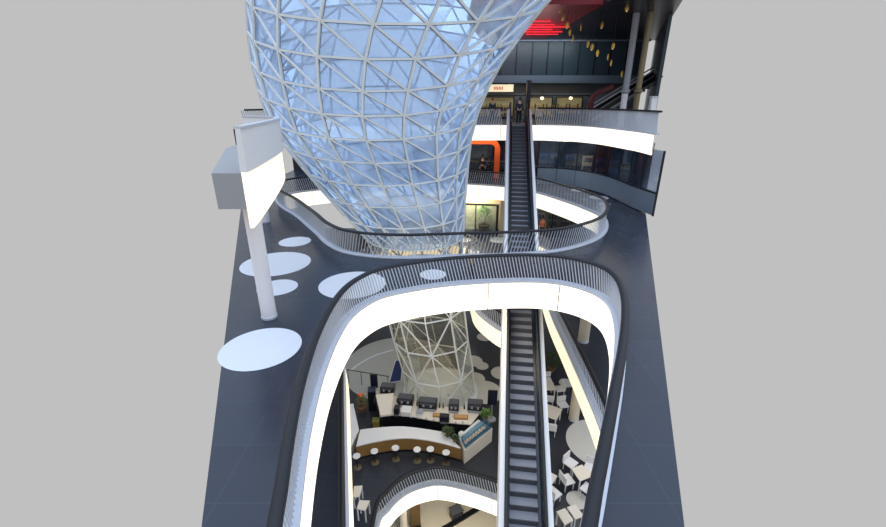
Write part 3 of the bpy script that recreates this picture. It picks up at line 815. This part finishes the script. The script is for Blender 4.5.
# ================================================================== PEOPLE
def skin_mesh(name, verts, edges, radii, m, parent, sub=2):
    me = bpy.data.meshes.new(name); me.from_pydata(verts, edges, []); 
    o = bpy.data.objects.new(name, me); COL.objects.link(o)
    sk = o.modifiers.new('s', 'SKIN'); sk.use_smooth_shade = True
    for v, r in zip(me.skin_vertices[0].data, radii): v.radius = (r, r)
    me.skin_vertices[0].data[0].use_root = True
    ss = o.modifiers.new('b', 'SUBSURF'); ss.levels = sub; ss.render_levels = sub
    dg = bpy.context.evaluated_depsgraph_get(); nm = bpy.data.meshes.new_from_object(o.evaluated_get(dg))
    bpy.data.objects.remove(o); bpy.data.meshes.remove(me)
    nm.name = name; nm.materials.clear(); nm.materials.append(m)
    for p in nm.polygons: p.use_smooth = True
    r = bpy.data.objects.new(name, nm); COL.objects.link(r); r.parent = parent
    return r
def person(label, loc, rz, top, legs, hair=(46, 34, 28), s=1.0, arm=0.0):
    t = thing('person', label, 'person', loc, rz)
    V = [(0, 0, .95), (0, .01, 1.15), (0, .015, 1.36), (0, 0, 1.46), (0, -.015, 1.53), (0, -.02, 1.63), (0, -.015, 1.72)]
    R = [.135, .12, .13, .06, .055, .092, .07]
    E = [(i, i+1) for i in range(6)]
    for sg in (-1, 1):
        b = len(V)
        V += [(sg*.19, .01, 1.40), (sg*.24, .03, 1.13), (sg*.25, -.03-arm, .90+arm*.6), (sg*.25, -.05-arm*1.2, .80+arm*.6)]
        R += [.055, .045, .034, .04]; E += [(2, b), (b, b+1), (b+1, b+2), (b+2, b+3)]
        b = len(V)
        V += [(sg*.09, 0, .86), (sg*.10, -.01, .48), (sg*.105, .02, .09), (sg*.11, -.10, .045)]
        R += [.085, .06, .042, .04]; E += [(0, b), (b, b+1), (b+1, b+2), (b+2, b+3)]
        # five fingers per hand
        b0 = b-1
        for f, (dx, L) in enumerate(((-.022, .07), (-.008, .085), (.008, .08), (.02, .062), (-.03, .045))):
            c = len(V); hx, hy, hz = V[b0]
            V += [(hx+dx, hy-.005-(0.02 if f == 4 else 0), hz-.05 if f < 4 else hz-.02), (hx+dx*1.2, hy-.02-(.02 if f == 4 else 0), hz-.05-L*.7 if f < 4 else hz-.02-L*.6)]
            R += [.0095, .008]; E += [(b0, c), (c, c+1)]
    V = [(x*s, y*s, z*s) for x, y, z in V]; R = [r*s for r in R]
    skin_mesh('body', V, E, R, M['skin'], t, 2)
    sv = [V[i] for i in (0, 1, 2)]; sr = [R[0]+.014, R[1]+.016, R[2]+.018]; se = [(0, 1), (1, 2)]
    for b in (7, 7+18): 
        k = len(sv); sv += [V[b], V[b+1], V[b+2]]; sr += [R[b]+.014, R[b+1]+.014, R[b+2]+.013]; se += [(2, k), (k, k+1), (k+1, k+2)]
    skin_mesh('shirt', sv, se, sr, mat('cloth_top', top, .85), t, 2)
    lv = [V[0]]; lr = [R[0]+.01]; le = []
    for b in (11, 11+18):
        k = len(lv); lv += [V[b], V[b+1], V[b+2]]; lr += [R[b]+.012, R[b+1]+.014, R[b+2]+.016]; le += [(0, k), (k, k+1), (k+1, k+2)]
    skin_mesh('trousers', lv, le, lr, mat('cloth_legs', legs, .85), t, 2)
    MB().sph((0, .012*s, 1.675*s), .102*s, (1, 1.08, 1.0), 14).build('hair', mat('hair_tone', hair, .7), t, smooth=True)
    mb = MB(); mb.sph((-.033*s, -.105*s, 1.645*s), .011*s, (1, 1, 1), 8); mb.sph((.033*s, -.105*s, 1.645*s), .011*s, (1, 1, 1), 8); mb.build('eyes', M['black'], t)
    mb = MB(); mb.sph((0, -.112*s, 1.615*s), .014*s, (.8, 1.2, 1.4), 8); mb.build('nose', M['skin'], t)
    mb = MB(); mb.sph((0, -.1*s, 1.575*s), .02*s, (1.3, .5, .3), 8); mb.build('mouth', M['maroon'], t)
    mb = MB()
    for sg in (-1, 1): mb.sph((sg*.11*s, -.035, .045*s), .05*s, (.8, 2.2, .8), 10)
    mb.build('shoes', M['black'], t)
    return t
def esc_pt(Y, lat=0): return Vector((ESX+.1256*(Y-31)+lat, Y, ZF1+.02-.516*(31-Y)))
ep = esc_pt(31.3); ep.z = ZF1+.03
person('person in dark clothes standing on the head of the long escalator', ep, math.pi, (44, 46, 58), (30, 32, 40))
gp = Vector((3.55, 32.2, ZF1))
person('person in dark teal coat with red hair behind the upper railing beside the funnel', gp, .3, (44, 64, 74), (36, 44, 52), hair=(150, 30, 44))
fp = at(482.5, 178, DF)
person('person in dark clothes standing inside the orange portal, left one', fp+Vector((0, .5, 0)), .4, (30, 32, 44), (26, 28, 34))
fp = at(489.5, 177.5, DF)
person('person in dark clothes standing inside the orange portal, right one', fp+Vector((0, .7, 0)), -.5, (46, 48, 58), (28, 30, 36))
pp = at(541.5, 237, DL)
person('person in salmon top on the lower floor right of the escalator', pp, .2, (222, 124, 96), (70, 60, 60))

# ================================================================== FAR SHOPFRONTS
# main floor: glazed front, curving towards the viewer at the right
gw = smooth([at(x, y, DF) for x, y in [(536, 184.2), (552, 184.8), (568, 186.3), (587, 189.5), (604, 194.5), (617, 200), (633, 208)]] + [Vector((11.9, 23.2, ZF))], False, 6)
gw = [Vector((p.x, p.y, ZF)) for p in gw]
hF = ZF1-.9-ZF
mb = MB(); P = resample(gw, .3, False)
wn = setp(mb.sweep(P, [(0, 1.32), (0, hF), (.05, hF), (.05, 1.32)]).build('window_1', M['shopglass']), kind='structure')
mb = MB(); mb.sweep(P, [(-.03, .05), (-.03, 1.27), (.06, 1.27), (.06, .05)]); mb.build('lower_panel', M['frosted'], wn)
mb = MB(); mb.sweep(P, [(-.07, 1.26), (-.07, 1.34), (.08, 1.34), (.08, 1.26)]); mb.build('rail', M['rail'], wn)
for p in resample(gw, 1.55, False):
    MB().box((p.x, p.y-.02, ZF+hF/2), (.09, .09, hF)).build('mullion', M['rail'], wn)
# main floor left of the escalator, behind the portal
pw = [at(x, y, DF) for x, y in [(440, 174.6), (470, 175.2), (505, 176), (536, 184.2)]]
pw = [Vector((-6, 36.8, ZF)), Vector((0, 36.6, ZF)), Vector((5.6, 36.2, ZF)), Vector((7.4, gw[0].y+.6, ZF)), Vector((gw[0].x, gw[0].y, ZF))]
mb = MB(); P = resample(pw, .5, False)
wn2 = setp(mb.sweep(P, [(0, 0), (0, hF), (.05, hF), (.05, 0)]).build('window_2', M['shopglass']), kind='structure')
for p in resample(pw, 1.9, False): MB().box((p.x, p.y, ZF+hF/2), (.08, .08, hF)).build('mullion', M['rail'], wn2)
mb = MB(); mb.sweep(P, [(-.04, 1.25), (-.04, 1.32), (.06, 1.32), (.06, 1.25)]); mb.build('transom', M['brass'], wn2)
# back walls
setp(MB().box((2.0, 40.0, (ZF+ZF1-.9)/2), (32, .2, hF)).build('wall_back', M['darkwall']), kind='structure')
setp(MB().box((2.0, 38.8, ZF-.15), (32, 2.4, .3)).build('floor.007', M['slate']), kind='structure')
setp(MB().bar((13.3, 27.5, ZF+hF/2), (18.0, 39.9, ZF+hF/2), .2, hF).build('wall_right', M['darkwall']), kind='structure')
# goods displays glimpsed behind the glazing
rnd = random.Random(3)
cols = [(60, 78, 120), (130, 96, 88), (200, 170, 130), (58, 52, 92), (88, 70, 110), (120, 118, 96), (74, 92, 112), (170, 124, 96)]
spots = [(539, 'blue', 0), (553, 'blue', 0), (568, 'brown', 1), (583, 'lit tan', 2), (597, 'violet', 3), (609, 'violet', 4), (620, 'olive', 5)]
for k, (px, cn, ci) in enumerate(spots):
    g = min(gw, key=lambda p: abs(443+p.x/ (p.y*math.cos(TH)+DF*math.sin(TH))*FP - px))
    d = Vector((g.x, g.y, 0)).normalized()
    p = Vector((g.x, g.y, ZF)) + d*1.6
    t = thing('display_stand', ['tall blue display stand in the glazed shop nearest the escalator', 'second tall blue display stand behind the shop glazing', 'brown display stand behind the shop glazing', 'lit tan display stand in the middle of the glazed shop',
          'violet display stand right of the lit tan one', 'paler violet display stand behind the right part of the shop glazing', 'olive display stand at the right end of the shop glazing'][k], 'display stand', p, rnd.uniform(-.3, .3), 'display stands in the glazed shop')
    m = mat('display_'+cn, cols[ci], .5, emit=.35 if k == 3 else .06)
    MB().box((0, 0, .1), (.8, .5, .2)).build('plinth', M['black'], t)
    MB().box((0, 0, 1.2), (.76, .08, 2.0)).build('back_panel', m, t)
    for q in range(3): MB().box((0, -.18, .6+.6*q), (.76, .34, .04)).build('shelf', M['rail'], t)
    for q in range(3):
        gm_ = mat('goods', cols[(k+q+2) % 8], .5)
        for x in (-.24, 0, .24): MB().box((x, -.18, .74+.6*q), (.17, .2, .24)).build('goods_box', gm_, t)
# orange portal
op = thing('orange_portal', 'rounded orange portal frame left of the escalator on the main floor', 'portal', (2.8, 35.2, ZF))
W, Hh, r = 1.62, 3.02, .62; pts = [(-W, 0)]
for k in range(9): a = math.pi - k*math.pi/16; pts.append((-W+r+r*math.cos(a), Hh-r+r*math.sin(a)))
for k in range(9): a = math.pi/2 - k*math.pi/16; pts.append((W-r+r*math.cos(a), Hh-r+r*math.sin(a)))
pts.append((W, 0))
def frame_sweep(pts, w, d):
    rings = []
    n = len(pts)
    for i, (x, z) in enumerate(pts):
        a = pts[max(0, i-1)]; b = pts[min(n-1, i+1)]; dx, dz = b[0]-a[0], b[1]-a[1]; L = math.hypot(dx, dz); nx, nz = dz/L, -dx/L
        rings.append([Vector((x+nx*s, y, z+nz*s)) for s, y in ((-w/2, -d/2), (w/2, -d/2), (w/2, d/2), (-w/2, d/2))])
    return MB().loft(rings)
frame_sweep(pts, .42, .5).build('frame', M['orange'], op)
MB().box((W, 0, .05), (.55, .65, .1)).build('foot_plate', M['maroon'], op); MB().box((-W, 0, .05), (.55, .65, .1)).build('foot_plate', M['maroon'], op)

# lower floor back wall and shop with a plant
setp(MB().bar((-8, 37.4, (ZL+ZF-.9)/2), (13, 37.4, (ZL+ZF-.9)/2), .15, 4.1).build('wall_back.001', M['beigewall']), kind='structure')
wz = ZL; wl = at(463, 224.5, DL); wr = at(496.5, 231.5, DL)
sf = MB()
w3 = setp(MB().box((0, 0, 0), (.01, .01, .01)).build('window_3', M['rail']), kind='structure')
bm = bmesh.new(); bm.from_mesh(w3.data); bm.clear(); bm.to_mesh(w3.data); bm.free()
mb = MB()
A0, A1 = Vector((.6, 36.1, wz)), Vector((4.7, 35.4, wz))
for t in (0, .55, 1): p = A0.lerp(A1, t); mb.bar(p, p+Vector((0, 0, 2.75)), .2 if t == 1 else .1)
mb.bar(A0+Vector((0, 0, 2.7)), A1+Vector((0, 0, 2.7)), .14)
mb.bar(A0+Vector((0, 0, .05)), A1+Vector((0, 0, .05)), .08)
o = mb.build('window_frame', M['rail']); w3.data = o.data; w3.name = 'window_3'; bpy.data.objects.remove(o)
mb = MB(); mb.bar(A0+Vector((0, 0, 1.38)), A1+Vector((0, 0, 1.38)), .02, 2.6); mb.build('pane', M['clear'], w3)
plant('potted_tree', 'bright green potted tree behind the lower floor shop window', Vector((3.7, 36.4, wz)), 2.4, .62, 260, 'leaf')
plant('potted_tree', 'darker green potted plant at the left of the lower floor shop window', Vector((1.6, 36.6, wz)), 1.6, .4, 120, 'leafd')
setp(MB().bar((4.9, 35.3, wz+2.05), (5.5, 35.25, wz+2.05), .12, 4.1).build('wall_pier', M['beigewall']), kind='structure')
# brown glazed shop right of the escalator
w4 = setp(MB().bar((6.2, 35.6, wz+2), (12.5, 34.2, wz+2), .06, 4.0).build('window_4', M['shopglass']), kind='structure')
for k in range(5):
    p = Vector((6.2, 35.55, wz)).lerp(Vector((12.5, 34.15, wz)), k/4); MB().box((p.x, p.y, wz+2), (.1, .1, 4.0)).build('mullion', M['rail'], w4)
for k in range(5):
    p = Vector((7.6+1.1*k, 36.6-.2*k, wz))
    t = thing('shop_shelf', ['brown wooden shop shelf just right of the escalator on the lower floor', 'second brown shop shelf from the escalator on the lower floor', 'third brown shop shelf from the escalator on the lower floor', 'fourth brown shop shelf from the escalator on the lower floor', 'rightmost brown shop shelf on the lower floor'][k], 'shelf', p, -.2, 'shop shelves on the lower floor')
    for x in (-.48, .48): MB().box((x, 0, 1.0), (.05, .35, 2.0)).build('side_panel', M['wood'], t)
    for q in range(4): MB().box((0, 0, .1+.6*q), (.95, .35, .04)).build('shelf_board', M['wood'], t)
    gm_ = mat('goods_low', cols[(k*3) % 8], .6)
    for q in range(3):
        for x in (-.3, -.05, .2): MB().box((x, 0, .26+.6*q), (.18, .2, .28)).build('goods_box', gm_, t)

# ================================================================== UPPER GALLERY: shops, facade, red ceiling
Z2 = 3.05
setp(MB().box((8.5, 42.3, Z2/2), (19, .2, Z2)).build('wall_back.002', mat('shop_wall', (92, 98, 100), .6, noise=.1)), kind='structure')
# lit shop windows
def shopwin(x0, x1, z0, z1, nm, m, y=42.12):
    w = setp(MB().box(((x0+x1)/2, y, (z0+z1)/2), (x1-x0, .06, z1-z0)).build(nm, M[m]), kind='structure')
    mb = MB(); mb.box(((x0+x1)/2, y-.05, z0), (x1-x0+.1, .08, .07)); mb.box(((x0+x1)/2, y-.05, z1), (x1-x0+.1, .08, .07))
    for x in (x0, x1): mb.box((x, y-.05, (z0+z1)/2), (.07, .08, z1-z0))
    mb.build('window_frame', M['black'], w); return w
shopwin(3.4, 6.6, .15, 1.85, 'window_5', 'shopglow'); shopwin(8.0, 10.2, .3, 1.85, 'window_6', 'shopglow'); shopwin(10.6, 13.0, .3, 1.85, 'window_7', 'shopglow')
rr = random.Random(11)
for k in range(9):
    x = 3.6+k*1.05
    if 6.4 < x < 7.9: continue
    t = thing('shop_rack', 'dark goods rack in the upper shop, %s' % ['leftmost, beside the funnel', 'second from the funnel', 'third from the funnel', 'x', 'x', 'first right of the escalator head', 'second right of the escalator head', 'third right of the escalator head', 'rightmost before the upper stairs'][k], 'rack', (x, 41.2, ZF1), 0, 'goods racks of the upper shops')
    for a in (-.38, .38): MB().box((a, 0, .65), (.05, .3, 1.3)).build('upright', M['black'], t)
    for q in range(3): MB().box((0, 0, .2+.45*q), (.8, .34, .04)).build('shelf_board', M['wood'], t)
    gm_ = mat('goods_up', cols[(k*5+1) % 8], .6)
    for q in range(2):
        for a in (-.24, 0, .24):
            hh = rr.uniform(.16, .3); MB().box((a, 0, .22+.45*q+hh/2), (.16, .2, hh)).build('goods_box', gm_, t)
for x, l in ((9.0, 'glowing round shop lamp right of the escalator head'), (11.6, 'glowing round shop lamp farther right')):
    t = thing('shop_lamp', l, 'lamp', (x, 41.0, 0), 0, 'round shop lamps')
    MB().sph((0, 0, 1.75), .17, (1, 1, .8)).build('globe', M['lamp'], t, smooth=True); MB().cyl((0, 0, 1.85), (0, 0, Z2), .015).build('cord', M['black'], t)
# long signboard
sg = thing('shop_sign', 'cream lit shop signboard with red lettering patch beside the funnel', 'sign', (5.0, 41.7, 0))
MB().box((0, 0, 2.62), (2.9, .12, .62)).build('board', M['sign'], sg)
mb = MB()
for k in range(6): mb.box((-.30+k*.15, -.07, 2.60+.03*(k % 2)), (.09, .02, .26))
mb.build('lettering', M['signred'], sg)
MB().box((0, .1, 3.0), (2.0, .05, .2)).build('bracket', M['black'], sg)
# dark portal posts at the escalator head
ph = thing('portal_post', 'tall black post at the escalator head', 'post', (6.75, 35.8, ZF1))
MB().box((0, 0, Z2/2), (.32, .32, Z2)).build('shaft', M['navy'], ph); MB().box((0, 0, .04), (.5, .5, .08)).build('foot', M['black'], ph)
bmh = thing('overhead_beam', 'black beam under the office facade over the upper shops', 'beam', (8.6, 41.5, 1.95))
MB().box((0, 0, .03), (10, .2, .12)).build('beam', M['black'], bmh)
for x in (-4.9, -1.2, 2.0, 4.9): MB().box((x, .3, .03), (.1, .5, .12)).build('bracket', M['black'], bmh)
# slab edge and office facade above
setp(MB().box((8.8, 42.2, Z2+.32), (19.5, 1.2, .62)).build('trim_8', M['greyband']), kind='structure')
w8 = setp(MB().box((8.8, 42.6, 5.05), (19.5, .15, 2.9)).build('window_8', M['teal']), kind='structure')
for k in range(14):
    MB().box((-.4+k*1.42, 42.48, 5.05), (.07, .1, 2.9)).build('mullion', M['rail'], w8)
setp(MB().box((8.8, 42.35, 6.55), (19.5, .5, .12)).build('trim_9', M['greyband']), kind='structure')
setp(MB().box((5.3, 35.0, 6.75), (7.4, 15.6, .25)).build('ceiling', M['red']), kind='structure')
setp(MB().prism([(9.02, 24.5), (12.2, 24.5), (19.4, 42.7), (9.02, 42.7)], 6.62, 6.87).build('ceiling.001', M['darkceil']), kind='structure')
setp(MB().bar((14.0, 29.6, 3.3), (19.2, 42.5, 3.3), .2, 6.6).build('wall_right.001', M['teal']), kind='structure')
for k, (x, y, L) in enumerate([(6.0, 33.6, 1.9), (6.9, 34.6, 2.6), (6.2, 35.8, 2.2), (6.6, 37.0, 3.2), (7.4, 38.3, 2.0), (5.6, 32.2, 1.6)]):
    t = thing('neon_tube', ['red neon ceiling tube nearest but one to the viewer', 'long red neon ceiling tube third from the front', 'red neon ceiling tube fourth from the front', 'longest red neon ceiling tube', 'rearmost red neon ceiling tube', 'short red neon ceiling tube at the front'][k], 'neon tube', (x+.6, y, 6.6), 0, 'red neon tubes on the ceiling')
    MB().cyl((-L*.65, 0, -.04), (L*.65, 0, -.04), .03).build('tube', M['neon'], t)
    for s_ in (-1, 1): MB().cyl((s_*L*.42, 0, -.03), (s_*L*.42, 0, .03), .02).build('clip', M['black'], t)
# gold pendants made up for lights reflected in the dark glass
def atY(px, py, Y):
    u, v = px-443, py-263.5; dy = FP*math.cos(TH)-v*math.sin(TH)
    return (u*Y/dy, Y, EYE + (-FP*math.sin(TH)-v*math.cos(TH))*Y/dy)
gp_ = [atY(x, y, Y) for x, y, Y in [(560, 9, 29), (563, 17, 29.4), (567, 25, 28.8), (570, 32, 29.3), (573, 38, 29), (588, 44, 28.6), (592, 47, 29.2), (597.5, 53, 28.8), (608, 57, 29.4), (611, 63, 29), (613, 46, 28.5), (627, 8, 28), (622, 74, 30), (581, 27, 29.5), (602, 25, 29)]]
words = ['first', 'second', 'third', 'fourth', 'fifth', 'sixth', 'seventh', 'eighth', 'ninth', 'tenth', 'eleventh', 'twelfth', 'thirteenth', 'fourteenth', 'fifteenth', 'sixteenth']
idx = sorted(range(len(gp_)), key=lambda k: gp_[k][0]/gp_[k][1])
for k in range(len(gp_)):
    x, y, z = gp_[k]; rank = idx.index(k)
    t = thing('reflection_pendant', 'gold leaf shaped pendant standing in for a reflected light at the upper right, %s from the left' % words[rank], 'reflected light', (x, y, z), k*.7, 'gold stand-ins for reflected lights at the upper right')
    mb = MB(); mb.sph((0, 0, 0), .11, (.45, 1, 1.9), 10); mb.build('gold_drop', M['gold'], t, smooth=True)
    MB().sph((0, 0, -.17), .03, (1, 1, 1), 8).build('glow_bead', M['lamp'], t, smooth=True)
    MB().cyl((0, 0, .2), (0, 0, 6.62-z), .008, seg=6).build('cord', M['rail'], t)
# upper stairs at the right
us = thing('upper_escalator', 'upper escalator with silver rails climbing to the right behind the far railing', 'escalator', (10.9, 33.6, ZF1))
def ub(nm, m, y, z, w, h, a=0.0, b=4.8):
    MB().bar((a, y, z+a*.62), (b, y, z+b*.62), w, h, up=Vector((0, 1, 0))).build(nm, M[m], us)
ub('side_panel', 'black', -.55, .4, .5, .06); ub('side_panel', 'black', .55, .4, .5, .06)
ub('handrail', 'curb', -.6, 1.0, .09, .09); ub('handrail', 'curb', .6, 1.0, .09, .09)
ub('lower_trim', 'curb', -.6, .15, .07, .07); ub('middle_trim', 'step', -.6, .6, .06, .06)
st = MB()
for k in range(15): st.box((.16+k*.32, 0, .1+k*.198), (.32, 1.0, .2))
st.build('step_run', M['step'], us)
mp = thing('maroon_portal', 'maroon frame at the foot of the upper escalator', 'portal', (10.6, 32.2, ZF1), .1)
frame_sweep([(-.0, 0), (0, 1.5), (.12, 1.9), (.5, 2.15), (1.4, 2.5)], .3, .4).build('frame', M['maroon'], mp); MB().box((0, 0, .04), (.5, .5, .08)).build('foot_plate', M['black'], mp)
def ucol(x, y, r, m, label):
    t = thing('round_column', label, 'column', (x, y, ZF1), 0, 'columns of the upper gallery')
    MB().lathe([(r, 0), (r, 1), (r, 2.0)], seg=24).build('shaft', M[m], t); MB().lathe([(r, 2.0), (r*1.5, 2.12), (r*1.5, 2.25), (r, 2.3), (r, 6.6)], seg=24).build('capital', M['brass' if m == 'brass' else 'step'], t)
ucol(11.9, 29.6, .2, 'column', 'pale round column on the upper gallery in front of the upper escalator')
ucol(12.55, 29.2, .18, 'brass', 'bronze round column on the upper gallery right of the pale one')
t = thing('white_pillar', 'white pillar at the far right end of the upper gallery', 'pillar', (12.7, 27.2, ZF1))
MB().box((0, 0, .9), (.35, .35, 1.8)).build('shaft', M['white'], t, bevel=.03); MB().box((0, 0, .04), (.45, .45, .08)).build('foot', M['curb'], t); MB().box((0, 0, 1.82), (.45, .45, .06)).build('cap', M['curb'], t)
# brass object made up for a gold gleam at the railing
p = at(472.5, 276, DF)
t = thing('brass_gleam', 'small brass object made up for a gold gleam behind the near railing', 'stand-in', p+Vector((0, .35, 0)))
MB().lathe([(.10, 0), (.10, .05), (.03, .08), (.03, .3)], seg=16).build('base', M['black'], t); MB().lathe([(.05, .3), (.12, .42), (.10, .62), (.02, .7)], seg=16).build('brass_body', M['brass'], t)

# ================================================================== roof edge over the near part, sky, added fill lights, camera
w = bpy.data.worlds.new('World'); SC.world = w; w.use_nodes = True
nt = w.node_tree; bg = nt.nodes['Background']
tc = nt.nodes.new('ShaderNodeTexCoord'); sx = nt.nodes.new('ShaderNodeSeparateXYZ'); cr = nt.nodes.new('ShaderNodeValToRGB')
nt.links.new(tc.outputs['Generated'], sx.inputs[0]); nt.links.new(sx.outputs['Z'], cr.inputs[0]); nt.links.new(cr.outputs[0], bg.inputs[0])
e = cr.color_ramp.elements
e[0].position = 0.24; e[0].color = (.527, .527, .527, 1)
e[1].position = 0.75; e[1].color = (1.5, 1.8, 2.3, 1)
bg.inputs[1].default_value = 1.0

def lamp(name, loc, e, size, col, rx=0, rz=0, sy=None):  # unseen area lights added to brighten shops, facade, cafe and basement
    l = bpy.data.lights.new(name, 'AREA'); l.energy = e; l.size = size; l.color = col
    if sy: l.shape = 'RECTANGLE'; l.size_y = sy
    o = bpy.data.objects.new(name, l); COL.objects.link(o); o.location = loc; o.rotation_euler = (rx, 0, rz)
lamp('added_fill', (3.2, 34.2, ZF1-1.0), 60, 3.0, (1, .9, .78), sy=.5)
lamp('added_fill', (8.6, 34.3, ZF1-1.0), 160, 3.0, (.9, .93, 1), sy=.4)
lamp('added_fill', (9.0, 30.6, ZF1-1.0), 60, 3.0, (.9, .95, 1), sy=.5)
lamp('added_fill', (2.6, 36.3, ZF-1.0), 420, 2.5, (1, .86, .66), sy=.5)
lamp('added_fill', (8.5, 34.0, ZF-1.0), 50, 3.0, (1, .82, .62), sy=.5)
lamp('added_fill', (8.5, 39.3, 6.5), 260, 8.0, (.8, .92, 1), rx=.5, sy=.4)
lamp('added_fill', (8.5, 40.2, Z2-.1), 60, 8.0, (1, .88, .7), sy=.3)
lamp('added_uplight', (6.2, 35.5, 3.4), 240, 4.0, (1, .5, .5), rx=math.pi, sy=.3)  # unseen light added to brighten the facade and the red ceiling
lamp('added_fill', (0.0, 15.0, ZF-.95), 260, 5.0, (1, .88, .7), sy=1.5)
lamp('added_fill', (.5, 14.5, ZC-1.0), 220, 4.0, (1, .9, .74), sy=2.0)
lamp('added_fill', (6.4, 15.0, ZL-1.0), 60, 2.0, (1, .88, .7), sy=1.0)
cam = bpy.data.cameras.new('Camera'); co = bpy.data.objects.new('Camera', cam); COL.objects.link(co)
co.location = (0, 0, EYE); co.rotation_euler = (math.pi/2-TH, 0, 0)
cam.sensor_width = 36; cam.sensor_fit = 'HORIZONTAL'; cam.lens = 36*FP/886; cam.clip_end = 300
SC.camera = co
vs = SC.view_settings; vs.view_transform = 'Standard'; vs.look = 'None'; vs.exposure = 0; vs.gamma = 1; vs.use_curve_mapping = False
SC.cycles.use_denoising = True
SC.cycles.max_bounces = 8; SC.cycles.transparent_max_bounces = 16
